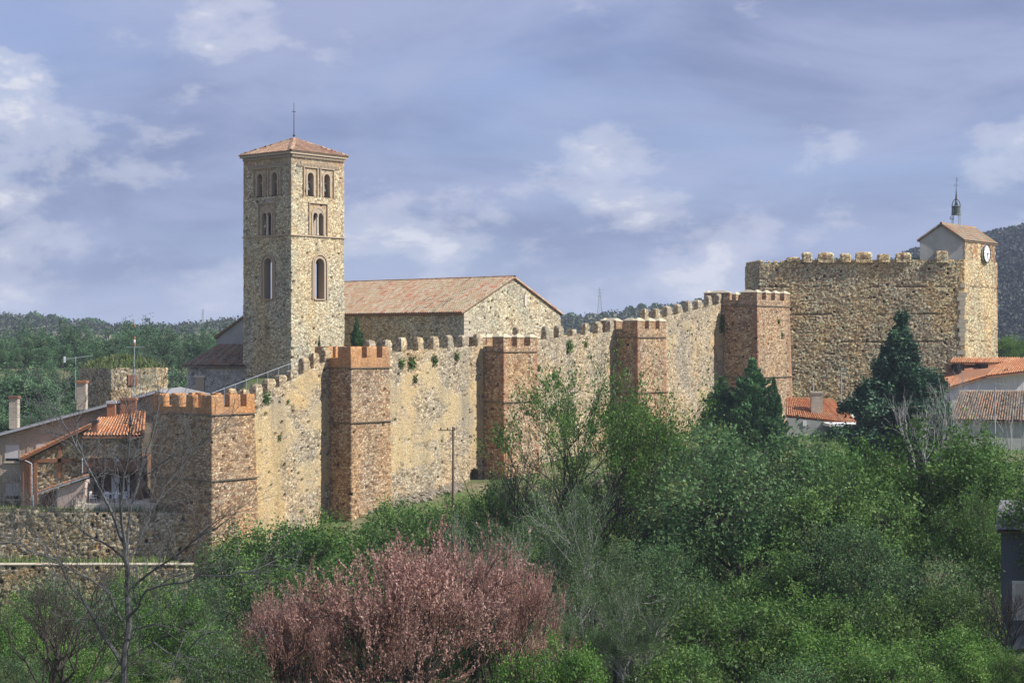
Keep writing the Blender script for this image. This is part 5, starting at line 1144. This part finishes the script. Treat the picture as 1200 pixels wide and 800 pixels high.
bt('s0', 430, 640, 114, .9, 'dark green shrub rising over the pink tamarisk')
bt('b0', 690, 585, 118, .55, 'green sapling between the sparse tree and the low wall')
bt('s1', 10, 700, 108, .9, 'bright green shrub below the retaining walls at the meadow edge')
bt('s2', 120, 690, 104, .8, 'thin grey green shrub behind the big bare tree')
bt('s1', 200, 695, 108, .9, 'bright green shrub between the bare tree and the corner tower')
bt('s0', 245, 735, 92, .9, 'dark shrub left of the pink tamarisk')
bt('s1', 85, 745, 86, .9, 'low bright shrub between the two bare trees')
bt('s0', 165, 760, 80, .8, 'low dark shrub at the foot of the big bare tree')
bt('s2', 15, 765, 80, .9, 'grey green shrub left of the small bare tree')
bt('b0', 1290, 520, 84, 1.1, 'dark tree added right of the view to shade the blue grey house'); bt('b1', 1360, 560, 72, 1., 'grey green tree added right of the view to shade the house gable')  # trees added right of the view to cast shade on the house
bt('b0', 1150, 512, 116, .7, 'dark green tree before the low bare tree and white wall'); bt('b2', 1012, 522, 114, .7, 'bright green tree under the dark cedar'); bt('s0', 1120, 690, 76, .8, 'dark shrub below the leaning dark tree'); bt('s1', 940, 690, 82, 1., 'bright shrub in the gap between the thicket trees'); bt('s0', 1010, 700, 72, .9, 'dark rounded shrub before the tall grey green shrub'); bt('s2', 545, 640, 112, 1., 'grey green shrub between the dark tree and the tamarisk'); bt('s0', 560, 690, 96, 1., 'dark shrub right behind the tamarisk plumes'); bt('s0', 480, 655, 108, 1., 'dark shrub hidden behind the large tamarisk')
for q_ in (('s0', 488, 588, 141, 1., 'green shrub on the rubble bank left of the utility pole'), ('s0', 545, 584, 146, .7, 'dark shrub below the arched postern'), ('s2', 604, 556, 150, .8, 'grey green shrub at the foot of the three merlon tower'), ('s0', 655, 560, 150, .9, 'dark shrub at the wall foot behind the sparse tree'), ('s2', 705, 552, 152, .8, 'grey green shrub left of the low dark wall'), ('b1', 826, 500, 150, .9, 'grey green tree in front of the climbing curtain wall'), ('s0', 780, 556, 146, .9, 'dark shrub under the low dark wall'), ('s0', 410, 618, 136, .8, 'small dark shrub at the second brick tower foot'), ('s2', 345, 632, 132, .8, 'grey green shrub below the yellow wall'), ('b0', 960, 520, 140, .8, 'dark green tree before the cottage front')): bt(*q_)
bt('s2', 60, 672, 118, .9, 'grey green shrub against the lower retaining wall'); bt('s1', 165, 668, 122, .8, 'bright shrub at the right end of the lower retaining wall'); bt('s2', 225, 672, 116, .8, 'grey green shrub below the corner tower shade')
bt('s2', 268, 735, 58, .6, 'small grey green shrub overlapping the low tamarisk'); bt('s1', 655, 748, 56, .7, 'small bright shrub at the right foot of the tamarisks')
# bright tree behind the castle and the umbrella shaped shrub
place_tree('broadleaf_tree', BROAD[2], (PX(1196, 262), 262, gz(PX(1196, 262), 262)), (1., 1., (PZ(386, 262) - gz(PX(1196, 262), 262)) / 12.9), 1., 'pale green tree beyond the castle corner', 'tree')
loc, s = at_top(942, 500, 168, 6.1); place_tree('leafy_shrub', SHRUB[0], loc, (s * .8, s * .8, s), .4, 'rounded dark evergreen shrub before the cottage', 'shrub')

# ---------------------------------------------------------------- sparse, twiggy trees grown by forking
def grow(wd_, tips, p, d_, ln, r, depth, rng, up=.12, ang=.5, keep=.72, seg=5, maxd=6):
    n = 3; q = np.array(p, float); pts = [q.copy()]; dd = np.array(d_, float)
    for i in range(n): dd = unit(dd + rng.normal(size=3) * .13 + np.array([0, 0, up * .5])); q = q + dd * ln / n; pts.append(q.copy())
    wd_.limb(pts, r, r * .68, seg if r > .03 else 4)
    if depth <= 0: tips.append((pts[-1], dd, ln)); tips.append((pts[-2], dd, ln)); return
    k = 2 if rng.random() < .6 else 3
    for i in range(k):
        a = rng.normal(size=3); a -= dd * (a @ dd); a = unit(a); th = ang * (.6 + .7 * rng.random()); nd_ = unit(dd * math.cos(th) + a * math.sin(th) + np.array([0, 0, up]))
        grow(wd_, tips, pts[-1] if i < 2 else pts[-2], nd_, ln * keep * (.8 + .4 * rng.random()), r * (.66 if i < 2 else .5), depth - 1, rng, up, ang, keep, seg)
    if depth <= 3: tips.append((pts[-1], dd, ln))
def twig_tree(seed, H_, r, depth, per, size, sp, m_leaf, m_bark, stems=1, up=.12, ang=.5, keep=.75, lean=.25, asp=.5):
    rng = np.random.default_rng(seed); wd_ = Wood(); tips = []
    for i in range(stems):
        a = 6.28 * i / stems + rng.random(); d_ = unit((math.cos(a) * lean * (1 if stems > 1 else .2), math.sin(a) * lean * (1 if stems > 1 else .2), 1)); grow(wd_, tips, (0, 0, -.4), d_, H_ * .30, r, depth, rng, up, ang, keep)
    trunk = wd_.mb.mesh('trunk', m_bark)
    if per <= 0: return (trunk,)
    C, D = [], []
    for p, dd, ln in tips:
        m = rng.poisson(per)
        if m == 0: continue
        C.append(p + dd * (rng.random((m, 1)) - .6) * ln * 1.1 + rng.normal(size=(m, 3)) * sp); D.append(np.repeat(dd[None], m, 0))
    C, D = np.vstack(C), np.vstack(D); V = leafquads(C, size, asp, rng, .2, D)
    return trunk, npmesh('crown', V, np.arange(len(V)).reshape(-1, 4), m_leaf, lf=np.repeat(rng.random(len(C)), 4))
SPARSE = twig_tree(201, 15., .17, 7, 6.5, .17, .16, MAT['leaf_bright'], MAT['bark_dark'], 3, .10, .42, .78, .22)
hs = hof(SPARSE) * .97; loc, s = at_top(672, 440, 117, hs); place_tree('sparse_tree', SPARSE, loc, (s * .95, s * .95, s), .6, 'sparse leafing tree with dark branches against the rubble wall', 'tree')
SP2 = twig_tree(203, 9., .10, 7, 7, .11, .14, MAT['leaf_grey'], MAT['bark_pale'], 5, .10, .42, .77, .35)
h2_ = hof(SP2)
for px, py, Y, lab, rz in ((690, 575, 92, 'twiggy grey green thicket tree below the sparse leafing tree', .3), (645, 690, 80, 'pale twigged shrub beside the pink tamarisk', 2.), (745, 700, 78, 'twiggy grey shrub before the dark green trees', 4.), (590, 610, 106, 'twiggy shrub behind the top of the tamarisk', 5.)):
    loc, s = at_top(px, py, Y, h2_); place_tree('twiggy_shrub', SP2, loc, s, rz, lab, 'shrub')
# tamarisk: many stems and feathery plumes
def tamarisk(seed, H_, stems):
    rng = np.random.default_rng(seed); wd_ = Wood(); tips = []
    for i in range(stems):
        a = 6.28 * i / stems + rng.random() * .8; l_ = .35 + .75 * rng.random(); grow(wd_, tips, (rng.normal() * .2, rng.normal() * .2, -.4), unit((math.cos(a) * l_, math.sin(a) * l_, 1)), H_ * .30, .075, 4, rng, .10, .46, .78)
    C, D, I = [], [], []
    for p, dd, ln in tips:
        for j in range(3):
            d2 = unit(dd + rng.normal(size=3) * .38 + np.array([0, 0, .45])); L2 = .35 + .7 * rng.random(); p2 = p + rng.normal(size=3) * .16; m = 20; f = rng.random((m, 1))
            C.append(p2 + d2 * f * L2 + rng.normal(size=(m, 3)) * .03 * (1.2 - f)); D.append(np.repeat(d2[None], m, 0)); I.append(np.clip(np.full(m, rng.random()) * .6 + rng.random(m) * .4, 0, 1))
    C, D, I = np.vstack(C), np.vstack(D), np.concatenate(I); V = leafquads(C, .085, .5, rng, .1, D)
    return wd_.mb.mesh('trunk', MAT['bark_dark']), npmesh('plumes', V, np.arange(len(V)).reshape(-1, 4), MAT['pink_leaf'], lf=np.repeat(I, 4))
TAM = tamarisk(301, 6.0, 11); ht = hof(TAM)
for px, py, Y, w, lab, rz in ((470, 634, 64, .95, 'large feathery pink tamarisk in the middle of the thicket', 0.), (582, 645, 70, .52, 'pink tamarisk behind the large one on its right', 2.), (340, 694, 62, .62, 'low pink tamarisk beside the dark shrub', 4.)):
    loc, s = at_top(px, py, Y, ht); place_tree('tamarisk', TAM, loc, (s * w, s * w, s), rz, lab, 'tree', part='plumes')

# ---------------------------------------------------------------- the bare trees
def bare_from_pixels(name, limbs, Y, label, seed, m, twig=True):
    rng = np.random.default_rng(seed); wd_ = Wood(); first = limbs[0][0]; xb_ = PX(first[0][0], Y); zb_ = gz(xb_, Y)
    t_ = thing(name, (xb_, Y, zb_), label, 'tree')
    ends = []
    for k, (pts, r0, r1, dy) in enumerate(limbs):
        n_ = len(pts); P3 = [P(p[0], p[1], Y + dy * i / max(1, n_ - 1)) for i, p in enumerate(pts)]
        if k == 0: P3 = [np.array([P3[0][0] - .1, Y, zb_ - .4]), np.array([P3[0][0] - .05, Y, (zb_ + P3[0][2]) / 2])] + P3
        Q3 = []                                                    # rounder curves
        for i in range(len(P3) - 1): Q3 += [P3[i], (P3[i] + P3[i + 1]) / 2 + rng.normal(size=3) * .035]
        Q3.append(P3[-1]); wd_.limb(Q3, r0, r1, 7 if r0 > .08 else 5)
        if k > 0 and twig:
            for i in range(2, len(Q3)):
                for j in range(3):
                    if rng.random() < .8:
                        dd = unit(Q3[i] - Q3[i - 1]); a = unit(dd * .8 + rng.normal(size=3) * .6 + np.array([0, 0, .25])); tips = []
                        grow(wd_, tips, Q3[i], a, .4 + .6 * rng.random(), min(r1 * 1.0, .013), 3, rng, .08, .55, .75, 4)
    linkmesh('trunk', wd_.mb.mesh('trunk', m), t_); return t_
BIG = [([(146, 800), (148, 755), (150, 710), (150, 665), (147, 635)], 0.126, 0.070, 0),
       ([(147, 640), (136, 612), (126, 590), (110, 560), (98, 536), (84, 511), (66, 480)], 0.063, 0.014, 1.2), ([(147, 640), (141, 590), (144, 560), (150, 536), (152, 504), (147, 473)], 0.052, 0.013, -1.),
       ([(149, 650), (154, 590), (165, 550), (175, 522), (185, 480), (187, 466)], 0.044, 0.011, 1.5), ([(154, 689), (180, 668), (204, 653), (231, 630), (250, 621)], 0.044, 0.013, -1.5), ([(231, 630), (229, 620), (228, 608)], 0.016, 0.008, -.5),
       ([(151, 722), (163, 710), (171, 692), (204, 683), (234, 674), (270, 674), (297, 669)], 0.048, 0.013, -2.), ([(144, 779), (120, 743), (102, 710), (84, 689), (69, 656), (39, 647), (13, 635)], 0.063, 0.014, -1.6),
       ([(69, 656), (55, 640), (39, 626)], 0.022, 0.008, .3), ([(70, 658), (63, 636), (57, 611)], 0.021, 0.008, .5), ([(144, 728), (129, 695), (105, 677), (75, 662)], 0.044, 0.021, -.8), ([(144, 653), (120, 635), (99, 623), (72, 605), (54, 596)], 0.037, 0.011, 1.4),
       ([(156, 737), (180, 731), (219, 740), (210, 764), (200, 790)], 0.030, 0.010, -1.), ([(150, 659), (160, 640), (168, 620), (177, 596), (192, 578), (212, 560)], 0.037, 0.010, .9), ([(150, 567), (178, 553), (201, 534), (224, 531)], 0.022, 0.008, -.9),
       ([(182, 592), (210, 550), (238, 515), (266, 494)], 0.022, 0.008, .8), ([(148, 755), (160, 735), (163, 715), (158, 703)], 0.022, 0.010, -.6), ([(147, 770), (180, 752), (215, 770), (235, 745), (262, 738), (290, 725)], 0.030, 0.008, -1.8)]
bare_from_pixels('bare_tree', BIG, 50., 'tall bare grey tree with forked trunk before the corner tower', 5, MAT['bark'])
SM = twig_tree(205, 8., .19, 7, 0, 0, 0, None, MAT['bark_dark'], 2, .12, .5, .76, .3); hsm = hmax(SM)
def bare(px, py, Y, rz, lab, ms=SM, h=hsm, w=1.):
    loc, s = at_top(px, py, Y, h); t_ = thing('bare_tree', loc, lab, 'tree', None, rz); t_.scale = (s * w, s * w, s); o = bpy.data.objects.new('branches', ms[0]); COL.objects.link(o); o.parent = t_
bare(55, 655, 60, .5, 'small dark bare tree left of the tall bare tree')
SM2 = twig_tree(207, 9., .10, 6, 0, 0, 0, None, MAT['bark_pale'], 2, .14, .42, .76, .3); hsm2 = hmax(SM2)
bare(1110, 425, 172, 1.2, 'pale bare tree standing right of the dark cedar', SM2, hsm2, .8); bare(1188, 430, 170, 2.2, 'bare tree in front of the white house', SM2, hsm2, .75); bare(1075, 452, 168, 3., 'grey bare tree half hidden by the cedar', SM2, hsm2, .9); bare(1148, 470, 174, 4., 'low bare tree below the speckled tile roof', SM2, hsm2, .9)
bare(1185, 675, 72, 3.4, 'dark bare shrub before the blue grey house', SM, hsm, .9); bare(730, 500, 119, 2.4, 'dark bare tree right of the sparse leafing tree', SM, hsm, .85); bare(610, 505, 121, 1.4, 'thin dark bare tree left of the sparse leafing tree', SM, hsm, .6)

# ---------------------------------------------------------------- conifers
def conifer(seed, H_, rad, tiers, m_leaf, m_bark, tr, droop, prof, size, asp, dens, up):
    rng = np.random.default_rng(seed); wd_ = Wood(); wd_.limb([(0, 0, -.4), (0, 0, H_ * .5), (rng.normal() * .05, 0, H_ * .98)], tr, .02, 7); C, D, I = [], [], []
    for i in range(tiers):
        f = (i + rng.random() * .8) / tiers; z = H_ * (.04 + .95 * f); R_ = rad * prof(f) * (.7 + .5 * rng.random())
        for j in range(int(5 + 3 * rng.random())):
            a = rng.random() * 6.28; L2 = R_ * (.65 + .5 * rng.random()); n = max(4, int(dens * L2)); k = np.sqrt(rng.random((n, 1))) if dens else None; dv = np.array([math.cos(a), math.sin(a), 0]); sv = np.array([-math.sin(a), math.cos(a), 0])
            p1 = np.array([0, 0, z]) + dv * L2 + np.array([0, 0, droop * L2]); wd_.limb([(0, 0, z), p1], .03 + .02 * L2, .01, 4)
            wdt = .20 * L2 * (1.15 - k) + .06
            C.append(np.array([0, 0, z]) + (dv * L2)[None] * k + np.array([0, 0, droop * L2])[None] * k ** 1.6 + sv[None] * rng.normal(size=(n, 1)) * wdt + rng.normal(size=(n, 3)) * np.array([.05, .05, .09 + .018 * H_ * (dens > 100)])); D.append(np.repeat((dv + np.array([0, 0, up]))[None], n, 0)); I.append(np.clip(.5 * rng.random() + .5 * rng.random(n), 0, 1))
    C, D, I = np.vstack(C), np.vstack(D), np.concatenate(I); V = leafquads(C, size, asp, rng, 0, D)
    return wd_.mb.mesh('trunk', m_bark), npmesh('crown', V, np.arange(len(V)).reshape(-1, 4), m_leaf, lf=np.repeat(I, 4))
CED = conifer(401, 13., 8.6, 38, MAT['needle_dark'], MAT['bark_dark'], .24, -.06, lambda f: max(.06, (1 - f) ** 1.1 * (1.0 if f > .12 else .8)), .36, .4, 110, .1)
CYP = conifer(402, 10., 3.3, 62, MAT['needle_blue'], MAT['bark_dark'], .14, .55, lambda f: max(.07, (1 - f) ** .8 * (.55 + .45 * min(1, f * 5))), .30, .45, 95, 1.3)
def con(ms, px, py, Y, H_, w, lab, rz):
    loc, s = at_top(px, py, Y, H_); place_tree('conifer', ms, loc, (s * w, s * w, s), rz, lab, 'tree')
con(CED, 1056, 368, 184, 13., .92, 'dark layered cedar in front of the castle', .4); con(CYP, 882, 418, 186, 10.2, 1.05, 'dense pointed cypress before the large tower', 1.); con(CYP, 846, 440, 188, 10.2, 1.15, 'blue green conifer left of the pointed cypress', 2.2); con(CYP, 907, 440, 184, 10.2, .5, 'slim cypress close to the right of the pointed cypress', 3.1)
# small fir behind the brick parapet and ivy-like tufts on the wall
con(CYP, 418, 370, 160, 10.2, .5, 'young green tree behind the second brick parapet', 4.); bpy.context.view_layer.update()
con(CYP, 374, 392, 164, 10.2, .25, 'slim sapling behind the stepped battlements', 5.)
TUFT = []
for i in range(3):
    g = np.random.default_rng(500 + i); C = np.clip(g.normal(size=(130, 3)), -1.5, 1.5) * np.array([.26, .13, .34]); C[:, 2] -= .12; V = leafquads(C, .26, .55, g, .1); TUFT.append(npmesh('wall_plant', V, np.arange(len(V)).reshape(-1, 4), MAT['leaf'], lf=np.repeat(g.random(130), 4)))
for i, (px, py, s_, o_) in enumerate(((313, 464, .9, 0), (327, 512, .5, 0), (338, 470, .35, 0), (471, 424, .85, 0), (482, 423, 1.1, 0), (510, 421, .9, 0), (536, 416, .7, 0), (486, 443, .7, 0), (668, 404, 1.2, 0), (650, 438, .9, 0), (652, 450, .7, 0), (632, 430, .6, 0), (687, 402, .6, 0), (845, 382, 1.2, 0), (917, 392, .6, 1), (913, 376, .5, 1), (846, 372, .8, 0))):
    off_ = OC + .12 if o_ == 0 else 2.35; q = s_at(px, off_); p = WL(q, off_); o = bpy.data.objects.new('wall_plant', TUFT[i % 3]); COL.objects.link(o); o.location = (*p, zs(py, q, off_)); o.scale = (s_,) * 3; o.rotation_euler = (0, 0, ANG)
    tag(o, 'small green tuft rooted in the face of the town wall', 'plant', 'tufts growing on the town wall')
for i, (px0, px1, py) in enumerate(((955, 1000, 303), (1066, 1092, 304))):
    g = np.random.default_rng(600 + i); n = 420; V = np.empty((n, 4, 3)); x = PX(px0, 225) + g.random(n) * (PX(px1, 225) - PX(px0, 225)); y = 224.6 + g.random(n) * 1.8; a = g.random(n) * 6.28; dx = np.stack([np.cos(a), np.sin(a)], -1) * .08; b2 = np.stack([x, y], -1)
    V[:, 0, :2] = b2 - dx; V[:, 1, :2] = b2 + dx; V[:, :2, 2] = zk - .4; tp = b2 + (g.random((n, 2)) - .5) * .4; V[:, 2, :2] = tp + dx * .3; V[:, 3, :2] = tp - dx * .3; V[:, 2:, 2] = (zk - .1 + g.random(n) * .5)[:, None]
    o = linkmesh('grass_tuft', npmesh('grass_tuft', V.reshape(-1, 3), np.arange(n * 4).reshape(n, 4), MAT['blade'], lf=np.repeat(g.random(n), 4))); tag(o, ['grass growing between the castle merlons', 'grass growing beside the clock turret on the castle'][i], 'grass', kind='stuff')
# grass on the terraces and meadow edge
g = np.random.default_rng(9); n = 9000; x = -66 + 38 * g.random(n); y = np.where(g.random(n) < .5, 138.9 + 2.3 * g.random(n), 142.6 + 1.2 * g.random(n)); y = np.where(g.random(n) < .4, 112 + 24 * g.random(n), y); zg = ground_z(x, y); V = np.empty((n, 4, 3)); a = g.random(n) * 6.28; dx = np.stack([np.cos(a), np.sin(a)], -1) * .05; b2 = np.stack([x, y], -1); V[:, 0, :2] = b2 - dx; V[:, 1, :2] = b2 + dx; V[:, :2, 2] = zg[:, None] - .05; tp = b2 + (g.random((n, 2)) - .5) * .4; V[:, 2, :2] = tp + dx * .3; V[:, 3, :2] = tp - dx * .3; V[:, 2:, 2] = (zg + .15 + .4 * g.random(n))[:, None]
o = linkmesh('grass', npmesh('grass', V.reshape(-1, 3), np.arange(n * 4).reshape(n, 4), MAT['blade'], lf=np.repeat(g.random(n), 4))); tag(o, 'rough grass on the terraces below the houses', 'grass', kind='stuff')

# ---------------------------------------------------------------- pine wood behind the houses
def pine(seed, H_):
    g = random.Random(seed); lobes = [(g.uniform(-.03, .03), g.uniform(-.03, .03), .90, .055, .055, .08)]
    for i in range(17): f = .30 + .58 * (i + g.random()) / 17; a = g.uniform(0, 6.28); f -= .12; w = .20 * (1.02 - .72 * max(0, (f - .26) / .7)); lobes.append((math.cos(a) * w, math.sin(a) * w, f, .13 * (1.15 - .5 * f), .13 * (1.15 - .5 * f), .09))
    return tree_meshes('p', MAT['needle'], MAT['bark_dark'], H_, lobes, 230, 30, .40, .40, seed, .20, asp=.28, up=.45, split=.3, shell=.4)
PINES = [pine(700 + i, 13.) for i in range(4)]; g = random.Random(17); spots = []
for row, (Y, n, top0) in enumerate(((335, 16, 376), (305, 16, 384), (276, 15, 402), (252, 13, 424), (236, 12, 440), (219, 12, 455))):
    for i in range(n):
        px = -18 + 312 * (i + g.uniform(.15, .85)) / n; hump = 10 * math.sin(px * .021 + .6) + (12 if 140 < px < 210 else 0) - (10 if px < 60 else 0) * (row < 2); spots.append((px, top0 - hump * .7 + g.uniform(-7, 12), Y + g.uniform(-10, 10)))
spots += [(276, 372, 320), (262, 376, 330), (290, 378, 325), (150, 372, 330), (178, 366, 335), (192, 376, 300)] + [(px_, py_, Y_) for px_, py_, Y_ in ((6, 468, 200), (30, 476, 196), (52, 470, 205), (72, 462, 208), (-12, 480, 190), (40, 490, 186), (205, 430, 212), (222, 438, 206), (214, 448, 200), (86, 474, 192), (62, 484, 184), (18, 492, 182))] + [(i_ * 9.5 - 6 + g.uniform(-3, 3), 424 + g.uniform(-6, 14), 228 + g.uniform(-8, 8)) for i_ in range(13)] + [(198 + 8 * i_, 420 + g.uniform(-6, 8), 230 + g.uniform(-8, 8)) for i_ in range(4)]
def pine_label(px, Y):
    if Y > 290: return 'tall pine at the back of the wood, its top against the sky or hill', 'tree', 'pines along the top of the wood'
    if px > 197: return 'pine between the ruined tower and the vestry', 'tree', 'pines beside the vestry'
    if px > 92: return 'pine standing close behind the grassy ruined tower', 'tree', 'pines behind the ruined tower'
    if Y > 240: return 'pine in the middle of the wood above the house chimneys', 'tree', 'pines in the middle of the wood'
    return 'pine at the near edge of the wood by the brick house roof', 'tree', 'pines behind the brick house roof'
for i, (px, py, Y) in enumerate(spots):
    loc, s = at_top(px, py, Y, 12.9); place_tree('pine_tree', PINES[i % 4], loc, (s * g.uniform(1.0, 1.5),) * 2 + (s,), g.uniform(0, 6.28), *pine_label(px, Y))

# ---------------------------------------------------------------- far hills: scrub, oaks on the skyline, pylons
def blob_mesh(seed, n=90):
    g_ = np.random.default_rng(seed); C = g_.normal(size=(n, 3)); C /= np.linalg.norm(C, axis=1, keepdims=True); C *= (.6 + .45 * g_.random((n, 1))); C[:, 2] = np.abs(C[:, 2]) * .9 + .15; V = leafquads(C, .75, .8, g_); return npmesh('crown', V, np.arange(len(V)).reshape(-1, 4), MAT['needle'], lf=np.repeat(g_.random(n), 4))
OAK = [blob_mesh(800 + i) for i in range(3)]
OTR = MB().tube([(0, 0, -.6), (.03, 0, .35)], [.09, .06], 5).mesh('trunk', MAT['bark_dark'])
for i, (px, s) in enumerate(((40, 5.2), (46, 4.), (60, 4.6), (74, 3.6), (99, 3.4), (107, 4.6), (113, 4.2), (120, 3.4), (668, 3.4), (738, 3.2), (752, 4.), (768, 3.6), (800, 3.), (818, 3.2))):
    Y = 1135.; x = PX(px, Y); t_ = thing('oak_tree', (x, Y, gz(x, Y)), 'dark round oak standing on the skyline of the far hill', 'tree', 'oaks along the far skyline', i * 1.3); t_.scale = (s,) * 3
    for nm, me in (('trunk', OTR), ('crown', OAK[i % 3])): o = bpy.data.objects.new(nm, me); COL.objects.link(o); o.parent = t_
# scrub and woodland that cover the hills, read as one mass
MAT['hill_cloud_shade'] = leaf_mat('hill_pine_shade_toned', [(0, (.016, .024, .024)), (1, (.024, .035, .032))], .05)  # cloud shadow over this hill is painted into the pine colour
MAT['scrub'] = leaf_mat('hill_scrub', [(0, (.030, .045, .026)), (.6, (.050, .072, .038)), (1, (.085, .105, .055))], .1)
g_ = np.random.default_rng(21); base = g_.normal(size=(12, 3)); base /= np.linalg.norm(base, axis=1, keepdims=True); base[:, 2] = np.abs(base[:, 2])
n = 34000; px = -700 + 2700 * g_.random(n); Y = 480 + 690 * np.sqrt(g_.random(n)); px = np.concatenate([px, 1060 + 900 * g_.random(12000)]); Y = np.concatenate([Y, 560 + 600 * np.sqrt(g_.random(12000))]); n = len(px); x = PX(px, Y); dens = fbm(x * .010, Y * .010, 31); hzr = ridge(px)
low = (1150 - Y) / 650
prob = np.where(px > 1060, 2., np.where(px > 640, np.where(low > .24, .85, .10), np.where(low > .16, .5, .12))) * np.where(px > 1060, 1, sstep(.30, .55, dens + .12))
k = g_.random(n) < prob; x, Y, px = x[k], Y[k], px[k]; n = len(x); z = ground_z(x, Y); r = 1.2 + 1.5 * g_.random(n) + 1.6 * (px > 1060)
C = (np.stack([x, Y, z + .3 * r], -1)[:, None, :] + base[None] * (r[:, None, None] * np.array([1, 1, 1.35])) * (.7 + .6 * g_.random((n, 12, 1)))).reshape(-1, 3)
V = leafquads(C, 1.7, .8, g_)
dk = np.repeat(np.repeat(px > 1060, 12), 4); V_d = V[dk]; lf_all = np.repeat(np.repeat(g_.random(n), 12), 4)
o = linkmesh('hill_pines', npmesh('hill_pines', V_d, np.arange(len(V_d)).reshape(-1, 4), MAT['hill_cloud_shade'], lf=lf_all[dk])); tag(o, 'pine cover on the hill behind the castle, cloud shadow put into its colour', 'woodland', kind='stuff')
V = V[~dk]
o = linkmesh('hill_woodland', npmesh('hill_woodland', V, np.arange(len(V)).reshape(-1, 4), MAT['scrub'], lf=lf_all[~dk])); tag(o, 'dark scrub and woodland covering the far hills', 'woodland', kind='stuff')
def pylon(px, py0, py1, Y, label):
    x = PX(px, Y); z0, z1 = gz(x, Y), PZ(py0, Y); h = z1 - z0; t_ = thing('power_pylon', (x, Y, z0), label, 'pylon'); w = h * .09
    for sx in (-1, 1):
        for sy in (-1, 1): MB().tube([(x + sx * w, Y + sy * w, z0 - .5), (x + sx * w * .2, Y + sy * w * .2, z0 + h * .8), (x, Y, z1)], .16, 4).build('leg', MAT['steel'], t_)
    for i in range(7):
        f0, f1 = i / 7 * .8, (i + 1) / 7 * .8; w0, w1 = w * (1 - f0), w * (1 - f1)
        mb = MB(); mb.tube([(x - w0, Y - w0, z0 + h * f0), (x + w1, Y - w1, z0 + h * f1)], .09, 3); mb.tube([(x + w0, Y - w0, z0 + h * f0), (x - w1, Y - w1, z0 + h * f1)], .09, 3); mb.build('lattice', MAT['steel'], t_)
    for f in (.68, .8, .9): MB().box((x, Y, z0 + h * f), (h * .09, .12, .12)).build('crossarm', MAT['steel'], t_)
pylon(703, 336, 365, 1120, 'thin steel lattice pylon on the hill right of the church gable'); pylon(238, 361, 372, 1140, 'tiny steel pylon on the hill above the pine wood')

# ---------------------------------------------------------------- the air between us and the hills
hz_m = bpy.data.materials.new('hazy_air'); hz_m.use_nodes = True; tt = hz_m.node_tree; tt.nodes.clear(); vo = tt.nodes.new('ShaderNodeVolumePrincipled'); oo = tt.nodes.new('ShaderNodeOutputMaterial'); tt.links.new(vo.outputs[0], oo.inputs['Volume'])
vo.inputs['Color'].default_value = (.72, .82, 1., 1); vo.inputs['Density'].default_value = .00017; vo.inputs['Anisotropy'].default_value = .1
hz_o = MB().span((-5400, -140, -40), (5400, 7300, 100)).build('haze', hz_m); hz_o['kind'] = 'stuff'; hz_o['label'] = 'thin bluish air that veils the far hills'
